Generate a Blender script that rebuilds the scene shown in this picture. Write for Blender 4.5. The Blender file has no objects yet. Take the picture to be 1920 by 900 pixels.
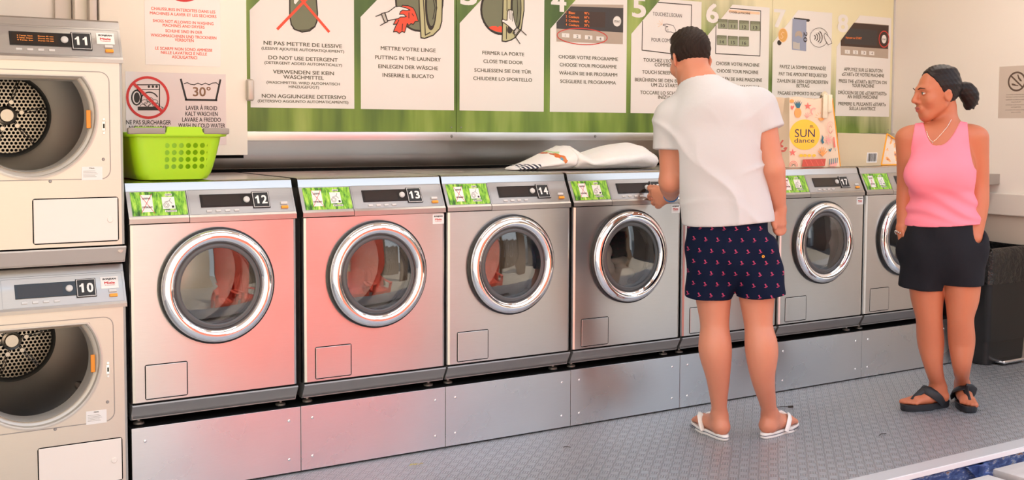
import bpy, bmesh, math, random
import numpy as np
from mathutils import Vector, Matrix
random.seed(7)
S = bpy.context.scene
COL = S.collection
R = math.radians
# ---------------------------------------------------------------- camera
F, YAW, PIT, ROL = 2092.446, 0.5588, -0.0589, 0.0043
CAM = Vector((-0.8928, -3.8734, 1.2735)); PPY = 367.27
_r = Vector((math.cos(YAW), -math.sin(YAW), 0))
FWD = Vector((math.sin(YAW)*math.cos(PIT), math.cos(YAW)*math.cos(PIT), math.sin(PIT)))
_u = _r.cross(FWD)
RT = _r*math.cos(ROL)+_u*math.sin(ROL); UP = -_r*math.sin(ROL)+_u*math.cos(ROL)
cd = bpy.data.cameras.new('camera'); co = bpy.data.objects.new('camera', cd); COL.objects.link(co)
cd.sensor_width = 36; cd.lens = F/1920*36; cd.shift_y = (PPY-450)/1920; cd.clip_start = .05
m = Matrix((RT, UP, -FWD)).transposed().to_4x4(); m.translation = CAM; co.matrix_world = m
S.camera = co
def ray(x, y): return FWD+RT*((x-960)/F)-UP*((y-PPY)/F)
def atY(x, y, Y=.845): d = ray(x, y); return CAM+d*((Y-CAM.y)/d.y)      # point of the wall plane y=Y seen at a pixel
def atZ(x, y, Z=0.): d = ray(x, y); return CAM+d*((Z-CAM.z)/d.z)
# ---------------------------------------------------------------- light
S.view_settings.view_transform = 'Standard'; S.view_settings.look = 'None'
S.view_settings.gamma = 1; S.view_settings.use_curve_mapping = False
S.view_settings.exposure = 0.85
w = bpy.data.worlds.new('sky'); S.world = w; w.use_nodes = True
nt = w.node_tree; bg = nt.nodes['Background']
tc = nt.nodes.new('ShaderNodeTexCoord'); sx = nt.nodes.new('ShaderNodeSeparateXYZ'); cr = nt.nodes.new('ShaderNodeValToRGB')
nt.links.new(tc.outputs['Generated'], sx.inputs[0]); nt.links.new(sx.outputs['Z'], cr.inputs[0]); nt.links.new(cr.outputs[0], bg.inputs[0])
cr.color_ramp.elements[0].color = (.93, .97, 1.0, 1); cr.color_ramp.elements[1].color = (.72, .83, 1, 1); cr.color_ramp.elements[1].position = .7
bg.inputs[1].default_value = 1.3
sd = bpy.data.lights.new('sun', 'SUN'); so = bpy.data.objects.new('sun', sd); COL.objects.link(so)
sd.energy = 4.2; sd.color = (1, .9, .76); sd.angle = R(.6)
so.rotation_euler = Vector((-.2, -.42, -.95)).to_track_quat('-Z', 'Y').to_euler()
# ---------------------------------------------------------------- helpers
class MB:
    def __init__(s): s.v = []; s.f = []; s.m = []
    def add(s, vs, fs, m=0):
        o = len(s.v); s.v += [tuple(v) for v in vs]; s.f += [tuple(i+o for i in f) for f in fs]; s.m += [m]*len(fs); return s
    def box(s, x0, x1, y0, y1, z0, z1, m=0):
        vs = [(x, y, z) for x in (x0, x1) for y in (y0, y1) for z in (z0, z1)]
        return s.add(vs, [(0, 1, 3, 2), (4, 6, 7, 5), (0, 4, 5, 1), (2, 3, 7, 6), (0, 2, 6, 4), (1, 5, 7, 3)], m)
    def rbox(s, x0, x1, y0, y1, z0, z1, r=.004, seg=2, m=0):
        bm = bmesh.new(); bmesh.ops.create_cube(bm, size=1)
        for v in bm.verts: v.co = ((x0+x1)/2+v.co.x*(x1-x0), (y0+y1)/2+v.co.y*(y1-y0), (z0+z1)/2+v.co.z*(z1-z0))
        bmesh.ops.bevel(bm, geom=bm.edges[:], offset=r, segments=seg, affect='EDGES', profile=.5)
        return s.bm(bm, m)
    def bm(s, bm, m=0):
        bm.verts.index_update(); s.add([v.co[:] for v in bm.verts], [[v.index for v in f.verts] for f in bm.faces], m); bm.free(); return s
    def prism(s, poly, d0, d1, ax='y', m=0):            # outline extruded along an axis; poly in the two other coordinates
        def P(a, b, d): return {'y': (a, d, b), 'x': (d, a, b), 'z': (a, b, d)}[ax]
        n = len(poly); vs = [P(a, b, d0) for a, b in poly]+[P(a, b, d1) for a, b in poly]
        fs = [tuple(range(n)), tuple(range(2*n-1, n-1, -1))]+[(i, i+n, (i+1) % n+n, (i+1) % n) for i in range(n)]
        return s.add(vs, fs, m)
    def flat(s, poly, y, m=0): return s.add([(a, y, b) for a, b in poly], [tuple(range(len(poly)))], m)
    def lathe(s, prof, c=(0, 0, 0), ax='y', seg=48, m=0, a0=0, a1=2*math.pi, close=False):   # prof: (radius, height along axis)
        full = abs(a1-a0-2*math.pi) < 1e-6; k = seg if full else seg+1; vs = []; fs = []
        for i in range(k):
            a = a0+(a1-a0)*i/seg; ca, sa = math.cos(a), math.sin(a)
            for r, h in prof:
                p = {'y': (r*ca, h, r*sa), 'z': (r*ca, r*sa, h), 'x': (h, r*ca, r*sa)}[ax]
                vs.append((c[0]+p[0], c[1]+p[1], c[2]+p[2]))
        n = len(prof)
        for i in range(seg):
            j = (i+1) % k
            for q in range(n if close else n-1):
                q2 = (q+1) % n; fs.append((i*n+q, j*n+q, j*n+q2, i*n+q2))
        return s.add(vs, fs, m)
    def tube(s, pts, r, seg=8, m=0, closed=False, cap=True, flat=1.):
        pts = [Vector(p) for p in pts]; n = len(pts); vs = []; fs = []; prev = None
        rr = r if isinstance(r, (list, tuple)) else [r]*n
        for i, p in enumerate(pts):
            t = (pts[(i+1) % n]-pts[i-1]) if closed else (pts[min(i+1, n-1)]-pts[max(i-1, 0)])
            t.normalize()
            if prev is None: a = t.orthogonal().normalized()
            else: a = (prev-t*prev.dot(t)).normalized()
            prev = a; b = t.cross(a)
            for k in range(seg):
                q = 2*math.pi*k/seg; vs.append(p+(a*math.cos(q)+b*math.sin(q)*flat)*rr[i])
        for i in range(n if closed else n-1):
            j = (i+1) % n
            for k in range(seg): fs.append((i*seg+k, i*seg+(k+1) % seg, j*seg+(k+1) % seg, j*seg+k))
        if cap and not closed: fs += [tuple(range(seg-1, -1, -1)), tuple(range((n-1)*seg, n*seg))]
        return s.add(vs, fs, m)
    def stroke(s, pts, wd, y, m=0):                     # flat line of constant width in an x-z plane
        for i_, ((a, b), (c, d)) in enumerate(zip(pts[:-1], pts[1:])):
            l = math.hypot(c-a, d-b) or 1e-9; nx, nz = -(d-b)/l*wd/2, (c-a)/l*wd/2; ex, ez = (c-a)/l*wd*.35, (d-b)/l*wd*.35
            s.flat([(a-ex+nx, b-ez+nz), (c+ex+nx, d+ez+nz), (c+ex-nx, d+ez-nz), (a-ex-nx, b-ez-nz)], y-(i_ % 2)*6e-5, m)
        return s
    def text(s, body, o, ux, uz, wd=None, ht=None, bold=.02, m=0, shear=0, align='L'):
        vs, fs = glyphs(body, bold, shear)
        x0, x1 = min(v[0] for v in vs), max(v[0] for v in vs); y1 = glyph_cap(body)
        kz = (ht/y1) if ht else wd/(x1-x0); kx = (wd/(x1-x0)) if wd and body != '1' else kz
        off = -x0*kx if align == 'L' else -(x0+x1)/2*kx
        o, ux, uz = Vector(o), Vector(ux), Vector(uz); nn = ux.cross(uz)
        return s.add([o+ux*(v[0]*kx+off)+uz*(v[1]*kz)+nn*v[2] for v in vs], fs, m)
    def xf(s, M):
        s.v = [tuple(M @ Vector(v)) for v in s.v]; return s
    def build(s, name, mats, parent=None, smooth=None, world=False):
        me = bpy.data.meshes.new(name); vs = s.v
        if world and parent is not None:
            inv = parent.matrix_world.inverted() if parent.parent is None else world_of(parent).inverted()
            vs = [tuple(inv @ Vector(v)) for v in vs]
        me.from_pydata(vs, [], s.f); me.update()
        if not isinstance(mats, (list, tuple)): mats = [mats]
        for x in mats: me.materials.append(x)
        me.polygons.foreach_set('material_index', s.m)
        bm = bmesh.new(); bm.from_mesh(me)
        if smooth is not None or True: bmesh.ops.recalc_face_normals(bm, faces=bm.faces[:])
        bm.to_mesh(me); bm.free()
        if smooth is not None:
            me.polygons.foreach_set('use_smooth', [True]*len(me.polygons)); me.set_sharp_from_angle(angle=R(smooth))
        o = bpy.data.objects.new(name, me); COL.objects.link(o)
        if parent is not None: o.parent = parent
        return o
def world_of(o):
    M = Matrix.LocRotScale(o.location, o.rotation_euler, o.scale)
    return (world_of(o.parent) @ M) if o.parent else M
_gc = {}
def glyphs(body, bold, shear=0):
    k = (body, bold, shear)
    if k not in _gc:
        cu = bpy.data.curves.new('t', 'FONT'); cu.body = body; cu.size = 1; cu.shear = shear; cu.resolution_u = 3
        o = bpy.data.objects.new('t', cu); COL.objects.link(o); dg = bpy.context.evaluated_depsgraph_get()
        me = bpy.data.meshes.new_from_object(o.evaluated_get(dg))
        vs = [tuple(v.co) for v in me.vertices]; fs = [tuple(p.vertices) for p in me.polygons]; n = len(vs); V_, F_ = [], []
        for j, (dx, dz) in enumerate(((0, 0),) if bold <= 0 else ((-bold, -bold*.6), (bold, -bold*.6), (-bold, bold*.6), (bold, bold*.6))):     # heavier strokes: the same outline laid over itself
            V_ += [(x+dx, y+dz, j*8e-5) for x, y, z in vs]; F_ += [tuple(i+j*n for i in f) for f in fs]
        _gc[k] = (V_, F_)
        bpy.data.objects.remove(o); bpy.data.meshes.remove(me); bpy.data.curves.remove(cu)
    return _gc[k]
def glyph_cap(body): return .70
def thing(name, label, cat, loc=(0, 0, 0), rz=0, group=None):
    o = bpy.data.objects.new(name, None); COL.objects.link(o); o.location = loc; o.rotation_euler = (0, 0, rz); o.empty_display_size = .1
    o.matrix_world = Matrix.LocRotScale(Vector(loc), o.rotation_euler, Vector((1, 1, 1)))
    return tag(o, label, cat, group)
def tag(o, label, cat, group=None):
    o['label'] = label; o['category'] = cat
    if group: o['group'] = group
    return o
def struct(o): o['kind'] = 'structure'; return o
def copy_tree(o, parent=None):
    c = o.copy(); COL.objects.link(c); c.parent = parent
    for ch in list(o.children): copy_tree(ch, c)
    return c
def rrect(x0, x1, z0, z1, r, n=5):
    p = []
    for cx, cz, a in ((x1-r, z1-r, 0), (x0+r, z1-r, 90), (x0+r, z0+r, 180), (x1-r, z0+r, 270)):
        for i in range(n+1): q = R(a+90*i/n); p.append((cx+r*math.cos(q), cz+r*math.sin(q)))
    return p
def circ(cx, cz, r, n=32, rz=None): return [(cx+r*math.cos(2*math.pi*i/n), cz+(rz or r)*math.sin(2*math.pi*i/n)) for i in range(n)]
X, Z = (1, 0, 0), (0, 0, 1)
# ---------------------------------------------------------------- materials
class NT:
    def __init__(s, name):
        s.m = bpy.data.materials.new(name); s.m.use_nodes = True; s.t = s.m.node_tree; s.b = s.t.nodes['Principled BSDF']; s.out = s.t.nodes['Material Output']
    def n(s, kind, ins=None, **kw):
        x = s.t.nodes.new('ShaderNode'+kind)
        for k, v in kw.items(): setattr(x, k, v)
        for k, v in (ins or {}).items():
            if hasattr(v, 'is_output'): s.t.links.new(v, x.inputs[k])
            else: x.inputs[k].default_value = v
        return x
    def set(s, **kw):
        for k, v in kw.items():
            k = k.replace('_', ' ')
            if hasattr(v, 'is_output'): s.t.links.new(v, s.b.inputs[k])
            else: s.b.inputs[k].default_value = (*v, 1) if isinstance(v, tuple) and len(v) == 3 and s.b.inputs[k].type == 'RGBA' else v
        return s
    def math(s, op, a, b=0., c=0.):
        return s.n('Math', {0: a, 1: b, 2: c}, operation=op).outputs[0]
    def ramp(s, fac, stops, interp='LINEAR'):
        x = s.n('ValToRGB', {0: fac}); e = x.color_ramp.elements; x.color_ramp.interpolation = interp
        while len(e) < len(stops): e.new(.5)
        for q, (p, c) in zip(e, stops): q.position = p; q.color = (*c, 1)
        return x.outputs[0]
    def mix(s, f, a, b):
        x = s.n('Mix', data_type='RGBA')
        for i, v in ((0, f), (6, a), (7, b)):
            if hasattr(v, 'is_output'): s.t.links.new(v, x.inputs[i])
            else: x.inputs[i].default_value = (*v, 1) if isinstance(v, tuple) else v
        return x.outputs[2]
    def obj(s): return s.n('TexCoord').outputs['Object']
    def map(s, v, sc=(1, 1, 1), rot=(0, 0, 0), loc=(0, 0, 0)): return s.n('Mapping', {0: v, 1: loc, 2: rot, 3: sc}).outputs[0]
    def noise(s, v, scale=5., detail=3., rough=.5): return s.n('TexNoise', {'Vector': v, 'Scale': scale, 'Detail': detail, 'Roughness': rough}).outputs[0]
    def bump(s, h, st=.2, d=.01): s.t.links.new(s.n('Bump', {'Height': h, 'Strength': st, 'Distance': d}).outputs[0], s.b.inputs['Normal']); return s
def lin(r, g, b):
    f = lambda c: ((c/255+.055)/1.055)**2.4 if c > 10 else c/255/12.92
    return (f(r), f(g), f(b))
def plain(name, c, rough=.5, metal=0., spec=.5, **kw):
    t = NT(name); t.set(Base_Color=c, Roughness=rough, Metallic=metal, Specular_IOR_Level=spec, **kw); return t.m
def steel(name, c, rough=.3, an=.6, dirt=.06, sc=(2, 2, 160), rot=0.):
    t = NT(name); o = t.obj()
    n1 = t.noise(t.map(o, sc), 6., 2.); n2 = t.noise(o, 3.5, 4.)
    k = t.math('ADD', t.math('MULTIPLY', n1, .5), t.math('MULTIPLY', n2, .5))
    t.set(Base_Color=t.mix(k, tuple(x*(1-dirt*2) for x in c), tuple(min(1, x*(1+dirt*2)) for x in c)), Metallic=1., Anisotropic=an, Anisotropic_Rotation=rot,
          Roughness=t.math('ADD', t.math('MULTIPLY', n2, .12), rough-.06))
    t.t.links.new(t.n('Tangent', direction_type='RADIAL', axis='Z').outputs[0], t.b.inputs['Tangent'])
    return t.m
M = {}
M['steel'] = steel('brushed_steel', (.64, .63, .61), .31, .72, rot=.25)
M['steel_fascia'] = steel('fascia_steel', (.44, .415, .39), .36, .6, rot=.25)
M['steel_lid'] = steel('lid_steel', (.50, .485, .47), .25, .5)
M['splash'] = steel('splash_steel', (.46, .43, .39), .33, .5)
M['steel_plinth'] = steel('plinth_steel', (.68, .69, .70), .28, .82, .05, rot=.25)
M['kick'] = plain('grey_kick_metal', (.30, .295, .29), .42, .7)
M['chrome'] = plain('chrome', (.86, .86, .87), .04, 1.)
M['drum'] = plain('drum_steel', (.30, .30, .31), .24, 1.)
M['black'] = plain('black_rubber', (.008, .008, .008), .45)
M['gap'] = plain('gap_and_shade', (.006, .006, .006), .9, spec=.1)  # black for joints; also carries painted shade behind machines and under cabinet
M['gloss_black'] = plain('display_black', (.012, .012, .013), .12)
M['screen'] = plain('display_screen', (.02, .012, .008), .18)
M['white'] = plain('white_print', (.8, .79, .77), .45)
M['btn'] = plain('button_grey', (.6, .6, .59), .3)
M['orange'] = plain('orange_switch', (.85, .33, .02), .35)
M['enamel'] = plain('cream_enamel', (.74, .68, .62), .35)
M['dryer'] = steel('dryer_steel', (.63, .58, .515), .38, .6, .03, rot=.25)
M['wall'] = None
t = NT('cream_wall'); n = t.noise(t.obj(), 1.4, 3.); t.set(Base_Color=t.mix(n, (.86, .815, .755), (.90, .86, .805)), Roughness=.55); M['wall'] = t.m
t = NT('white_cabinet_paint'); n = t.noise(t.obj(), 2., 3.); t.set(Base_Color=t.mix(n, (.88, .82, .74), (.91, .85, .775)), Roughness=.4); M['cab'] = t.m
M['paper'] = plain('poster_white', (.80, .785, .765), .5)
M['ink'] = plain('olive_ink', lin(92, 90, 72), .6)
M['ink_dark'] = plain('black_ink', (.012, .012, .012), .5)
M['ink_red'] = plain('red_ink', lin(238, 96, 66), .5)
M['red'] = plain('sign_red', lin(205, 40, 38), .45)
M['art'] = [M['paper'], plain('art_olive', lin(118, 122, 98), .6), plain('art_dark', lin(48, 42, 36), .6), plain('art_red', lin(240, 84, 58), .6), plain('art_khaki', lin(186, 184, 142), .6),
            plain('art_grey', lin(190, 186, 180), .6), plain('art_orange', lin(255, 140, 70), .6), plain('art_charcoal', lin(62, 58, 58), .5), plain('art_taupe', lin(180, 166, 152), .6),
            plain('art_bluegrey', lin(150, 160, 185), .6), plain('art_gold', lin(222, 170, 96), .6), plain('art_umber', lin(66, 48, 40), .5), plain('art_redline', lin(205, 60, 50), .5), plain('art_green', lin(150, 158, 130), .6), plain('art_pinkbar', lin(240, 205, 170), .6)]
M['sheet'] = plain('laminated_sheet', (.82, .775, .73), .16, Coat_Weight=.5)
M['sheet2'] = plain('laminated_label', (.72, .69, .70), .14, Coat_Weight=.6)
def grass(name, sc, cells):
    t = NT(name); o = t.obj()
    a = t.noise(t.map(o, (sc, 1, sc*.28), (0, R(18), 0)), 1., 4., .6); b = t.noise(t.map(o, (sc*.6, 1, sc*.3), (0, R(-25), 0), (3, 1, 7)), 1., 3.)
    k = t.math('ADD', t.math('MULTIPLY', a, .6), t.math('MULTIPLY', b, .4))
    return t, o, k
t, o, k = grass('grass_label_print', 90, 1)
t.set(Base_Color=t.ramp(k, [(.33, (.01, .03, .004)), (.43, (.05, .2, .01)), (.5, (.2, .5, .03)), (.58, (.42, .68, .08)), (.68, (.75, .85, .35))]), Roughness=.3); M['grass'] = t.m
# mural print: soft out-of-focus greens fading to cream at the upper right
t = NT('mural_print'); g = t.n('NewGeometry').outputs['Position']; sx = t.n('SeparateXYZ', {0: g})
a = t.noise(t.map(g, (3.2, 1, .9), (0, R(14), 0)), 1., 2.); b = t.noise(t.map(g, (11, 1, 1.2), (0, R(-10), 0), (4, 0, 2)), 1., 3.)
k = t.math('ADD', t.math('MULTIPLY', a, .65), t.math('MULTIPLY', b, .35))
gr = t.ramp(k, [(.32, lin(56, 78, 34)), (.45, lin(84, 112, 46)), (.55, lin(122, 150, 62)), (.68, lin(172, 190, 104))])
f = t.math('ADD', t.math('MULTIPLY', t.math('SUBTRACT', sx.outputs[2], 1.62), 2.6), t.math('MULTIPLY', t.math('SUBTRACT', sx.outputs[0], 3.7), 1.1))
f = t.math('ADD', f, t.math('MULTIPLY', t.math('SUBTRACT', b, .5), 1.2))
f = t.n('Clamp', {0: f}).outputs[0]
t.set(Base_Color=t.mix(f, gr, lin(232, 226, 190)), Roughness=.35); M['mural'] = t.m
# chequer plate: groups of five raised bars, alternately along and across
t = NT('chequer_plate'); o = t.n('NewGeometry').outputs['Position']
v = t.map(o, (1/.036, 1/.036, 1), (0, 0, R(45))); s_ = t.n('SeparateXYZ', {0: v}); u, w_ = s_.outputs[0], s_.outputs[1]
ck = t.math('MODULO', t.math('ABSOLUTE', t.math('ADD', t.math('FLOOR', u), t.math('FLOOR', w_))), 2.)
fu, fw = t.math('FRACT', u), t.math('FRACT', w_)
def bars(p, q):
    st = t.math('FRACT', t.math('MULTIPLY', p, 4.)); h = t.math('SMOOTH_MIN', t.math('MULTIPLY', t.math('SUBTRACT', .34, t.math('ABSOLUTE', t.math('SUBTRACT', st, .5))), 6.), 1., .1)
    e = t.math('MULTIPLY', t.math('SUBTRACT', .44, t.math('ABSOLUTE', t.math('SUBTRACT', q, .5))), 14.)
    return t.n('Clamp', {0: t.math('MINIMUM', h, e)}).outputs[0]
h = t.math('ADD', t.math('MULTIPLY', bars(fu, fw), ck), t.math('MULTIPLY', bars(fw, fu), t.math('SUBTRACT', 1., ck)))
n = t.noise(o, 1.7, 4.); n2 = t.noise(o, 40., 2.)
base = t.mix(n, (.28, .295, .32), (.42, .435, .46))
t.set(Base_Color=t.mix(t.math('MULTIPLY', h, .6), base, (.64, .66, .70)), Metallic=.75, Roughness=t.math('SUBTRACT', t.math('ADD', .36, t.math('MULTIPLY', n2, .2)), t.math('MULTIPLY', h, .1)))
t.bump(h, .75, .0022); M['floor'] = t.m
M['alu'] = plain('aluminium_edge', (.60, .60, .61), .4, .3)
t = NT('blue_chipped_paint'); n = t.noise(t.map(t.obj(), (1, 1, 2.5)), 24., 4., .6); t.set(Base_Color=t.ramp(n, [(.42, lin(38, 60, 112)), (.55, lin(70, 96, 150)), (.6, lin(150, 160, 175)), (.68, lin(120, 80, 58))]), Roughness=.5); M['blue'] = t.m
def wood(name, c1, c2, sc=(.6, 9, 9), rough=.6):
    t = NT(name); n = t.noise(t.map(t.obj(), sc), 3., 6., .65); wv = t.n('TexWave', {'Vector': t.map(t.obj(), tuple(q*.5 for q in sc)), 'Scale': 2.4, 'Distortion': 6., 'Detail': 3.}).outputs[1]
    t.set(Base_Color=t.mix(t.math('ADD', t.math('MULTIPLY', n, .6), t.math('MULTIPLY', wv, .4)), c1, c2), Roughness=rough); t.bump(n, .25, .004); return t.m
M['deck'] = wood('whitewashed_deck', (.42, .38, .36), (.62, .585, .56))
M['oldwood'] = wood('brown_timber', (.12, .07, .04), (.26, .16, .09), (6, 6, .6))
t = NT('sandy_paving'); n = t.noise(t.obj(), 2.5, 5.); t.set(Base_Color=t.mix(n, (.42, .36, .29), (.58, .50, .41)), Roughness=.85); M['paving'] = t.m
t = NT('warm_render'); n = t.noise(t.obj(), 1.5, 4.); t.set(Base_Color=t.mix(n, (.72, .58, .42), (.8, .67, .52)), Roughness=.8); M['render'] = t.m
M['redplastic'] = plain('red_plastic', (.9, .15, .09), .4)
# ---------------------------------------------------------------- the setting
YW, XR, HC = .85, 4.885, 2.45
struct(MB().box(-1.6, XR+.06, -1.12, YW+.06, -.05, 0).build('floor', M['floor']))
struct(MB().box(-1.6, XR+.06, YW+.001, YW+.06, 0, HC).build('wall_back', M['wall']))
struct(MB().box(XR, XR+.06, -1.2, YW, 0, HC).build('wall_right', M['wall']))
struct(MB().box(-1.66, -1.6, -1.2, YW, 0, HC).build('wall_left', M['wall']))
struct(MB().box(-1.66, XR+.06, -1.35, YW+.06, HC, HC+.08).build('ceiling', M['wall']))
e = MB().box(-1.6, XR, -1.205, -1.12, -.014, .001).build('trim_1', M['alu']); struct(e)
e = MB().box(-1.6, XR, -1.209, -1.2, -.014, .004).build('trim_2', plain('bright_lip', (.88, .88, .89), .35, .1)); struct(e)
struct(MB().rbox(XR-.035, XR, -1.2, YW, .80, .925, .006).build('trim_3', plain('white_rail_paint', (.80, .75, .68), .45)))
lower = MB().box(XR-.012, XR, -1.2, YW, 0, .80).build('baseboard_right', plain('taupe_dado', (.60, .54, .46), .6)); struct(lower)
struct(MB().box(-30, 40, -30, 1.2, -.62, -.6).build('ground', M['paving']))
M['fill_glow'] = NT('fill_diffuser'); M['fill_glow'].set(Base_Color=(.8, .8, .8), Emission_Color=(1, .93, .84), Emission_Strength=9.); M['fill_glow'] = M['fill_glow'].m  # unseen glowing battens, added to brighten the dim right wall
for i, (x_, lb) in enumerate(((.7, 'added fill light, out of view over the machines next to the dryers'), (2.3, 'added fill light, out of view over the middle of the room'), (3.9, 'added fill light, out of view nearest the right wall'))):
    o = thing('added_fill_light', lb, 'light', (x_, -.35, HC), 0, 'ceiling lights'); MB().rbox(-.62, .62, -.06, .06, -.035, 0, .006).build('housing', plain('fill_batten_white', (.8, .8, .8), .4) if i == 0 else bpy.data.materials['fill_batten_white'], o); MB().rbox(-.6, .6, -.045, .045, -.07, -.036, .012, 3).build('diffuser', M['fill_glow'], o)
# blue steel bearer below the floor edge, with its bracket
fr = thing('steel_bearer', 'blue rusty steel bearer with bracket under the aluminium floor edge', 'beam', (1.6, -1.2, -.1))
MB().rbox(-1.5, XR, -1.2, -1.12, -.115, -.0145, .004).build('beam', M['blue'], fr, 40, True)
p = atY(1838, 872, -1.2)
b = MB().rbox(p.x-.03, p.x+.012, -1.235, -1.16, -.2, -.02, .006); b.lathe([(0, -.012), (.016, -.01), (.016, .01), (0, .012)], (p.x-.012, -1.245, -.06), 'y', 12)
b.prism([(p.x-.1, -.02), (p.x+.04, -.02), (p.x+.012, -.08), (p.x-.03, -.08)], -1.215, -1.2)
b.build('bracket', M['blue'], fr, 40, True)
# deck planks outside the step
def plank(x0, x1, y0, y1, zt, label):
    o = MB().rbox(-(x1-x0)/2, (x1-x0)/2, -(y1-y0)/2, (y1-y0)/2, -.04, 0, .006).build('deck_plank', M['deck'], None, 40)
    o.location = ((x0+x1)/2, (y0+y1)/2, zt); return tag(o, label, 'plank', 'deck planks below the floor edge')
plank(2.35, p.x-.04, -1.43, -1.262, -.042, 'short whitewashed deck plank left of the blue bracket')
plank(p.x+.02, 4.9, -1.43, -1.240, -.036, 'long whitewashed deck plank right of the blue bracket')
struct(MB().box(-3, 9, -1.95, -1.435, -.09, -.043).build('floor_deck', M['deck']))
# ---- yard reflected in the steel and door glass; some surfaces added for their reflections
o = struct(MB().box(-14, 2.2, -9.3, -9, -.6, 6.5).build('wall_front', M['render']))
o = thing('timber_fence', 'brown timber fence across the yard', 'fence', (5, -8, -.6))
for i in range(14): MB().rbox(3.4+i*.26, 3.63+i*.26, -8.05, -8, -.6, 1.9+.05*(i % 3), .01).build('board', M['oldwood'], o, None, True)
o = thing('pergola', 'dark timber pergola post and beam in the yard', 'pergola', (4.3, -5, -.6)); MB().rbox(3.5, 3.65, -5.1, -4.9, -.6, 2.6, .01).build('post', M['oldwood'], o, None, True); MB().rbox(4.95, 5.65, -5.1, -4.9, -.6, 2.6, .01).build('post', M['oldwood'], o, None, True); MB().rbox(2.5, 5.9, -5.1, -4.9, 2.6, 2.8, .01).build('beam', M['oldwood'], o, None, True)  # second post broadened to put a dark band in the steel's reflection
struct(MB().box(8.2, 40, -30, 1.2, -.6, -.585).build('floor_reflector_dark', plain('dark_reflector_ground', (.05, .05, .055), .8)))  # dark ground added to dim what the right-hand steel reflects
struct(MB().box(9.0, 11.7, -9.2, -9, -.6, 6).build('wall_reflector_pale', plain('pale_blue_reflector', (.70, .80, .90), .7)))  # unseen pale wall, added to give the steel a bluish-white reflection
struct(MB().box(8.7, 13.5, -8, -5.2, -.6, 3.4).build('wall_reflector_dark', plain('dark_brown_reflector', (.10, .075, .06), .8)))  # dark box added to darken the reflections in the last machines
def red_chair(x, y, rz, label):
    o = thing('garden_chair', label, 'chair', (x, y, -.6), rz, 'red garden chairs')
    for k in (-.3, -.15, 0, .15, .3): MB().rbox(k-.065, k+.065, -.34, .30, .36, .385, .006).build('seat_slat', M['redplastic'], o)
    for k in (-.28, -.14, 0, .14, .28): MB().rbox(k-.065, k+.065, -.012, .012, 0, .85-abs(k)*.5, .006).xf(Matrix.Translation((0, -.33, .36)) @ Matrix.Rotation(R(18), 4, 'X')).build('back_slat', M['redplastic'], o)
    for k in (-.34, .34):
        MB().rbox(k-.06, k+.06, -.5, .36, .60, .63, .008).build('armrest', M['redplastic'], o)
        MB().rbox(k-.05, k+.05, .26, .34, 0, .60, .008).build('leg', M['redplastic'], o); MB().rbox(k-.05, k+.05, -.5, -.42, 0, .60, .008).build('leg', M['redplastic'], o)
    MB().rbox(-.36, .36, .27, .33, .27, .37, .006).build('apron', M['redplastic'], o)
red_chair(1.46, -3.1, R(4), 'red slatted garden chair outside, nearer the dryers')
red_chair(2.36, -3.12, R(-3), 'red slatted garden chair outside, further along the row')
o = thing('red_reflector', 'red panel added behind the garden chairs for its pink reflection', 'red_reflector', (2.2, -3.85, -.6))  # unseen red panel, added so the steel picks up pink
MB().rbox(1.3, 2.95, -3.86, -3.84, -.55, 1.75, .004).build('reflector_panel', M['redplastic'], o, None, True)
for x_ in (1.3, 2.1, 2.95): MB().lathe([(0, -.6), (.02, -.6), (.02, 1.8), (0, 1.81)], (x_, -3.875, 0), 'z', 10).build('pole', M['oldwood'], o, 40, True)
# ---------------------------------------------------------------- machines
PW = .595
def slope(y0=.002, z0=.973, dy=.042, dz=.0845):      # local frame (x, depth out of the panel (negative), s up the panel) -> machine coordinates
    return Matrix.Translation((0, y0, z0)) @ Matrix.Rotation(-math.atan2(dy, dz), 4, 'X')
DSL = (.0005, .691, .0415, .0965)
def plate_hole(x0, x1, z0, z1, cx, cz, r, y, edge=.012, n=64, cut=None):
    mb = MB(); inner = []; rings = []
    outer = []
    for i in range(n):
        a = 2*math.pi*i/n; c, s_ = math.cos(a), math.sin(a); zt = cz+r*s_
        inner.append((cx+r*c, y, min(zt, cut) if cut else zt))
        k = min(((x1-cx) if c > 0 else (cx-x0))/max(abs(c), 1e-9), ((z1-cz) if s_ > 0 else (cz-z0))/max(abs(s_), 1e-9)); outer.append((cx+k*c, cz+k*s_))
    for q in (0, 1):                                     # snap nearest samples to the corners
        for X_ in (x0, x1):
            for Z_ in (z0, z1):
                i = min(range(n), key=lambda j: (outer[j][0]-X_)**2+(outer[j][1]-Z_)**2); outer[i] = (X_, Z_)
    loops = [[(a, y+.02, b) for a, y_, b in inner], inner]
    for t_, d in ((edge, 0), (edge*.3, edge*.3), (0, edge), (0, edge+.02)):
        loops.append([(min(max(a, x0+t_), x1-t_), y+d, b) for a, b in outer])
    vs = [v for l in loops for v in l]; fs = [(q*n+i, q*n+(i+1) % n, (q+1)*n+(i+1) % n, (q+1)*n+i) for q in range(len(loops)-1) for i in range(n)]
    return mb.add(vs, fs)
def groove(x0, x1, z0, z1, r, y, wd):
    a, b = rrect(x0, x1, z0, z1, r), rrect(x0-wd, x1+wd, z0-wd, z1+wd, r+wd); n = len(a)
    return MB().add([(p, y, q) for p, q in a+b], [(i, (i+1) % n, (i+1) % n+n, i+n) for i in range(n)])
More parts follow.
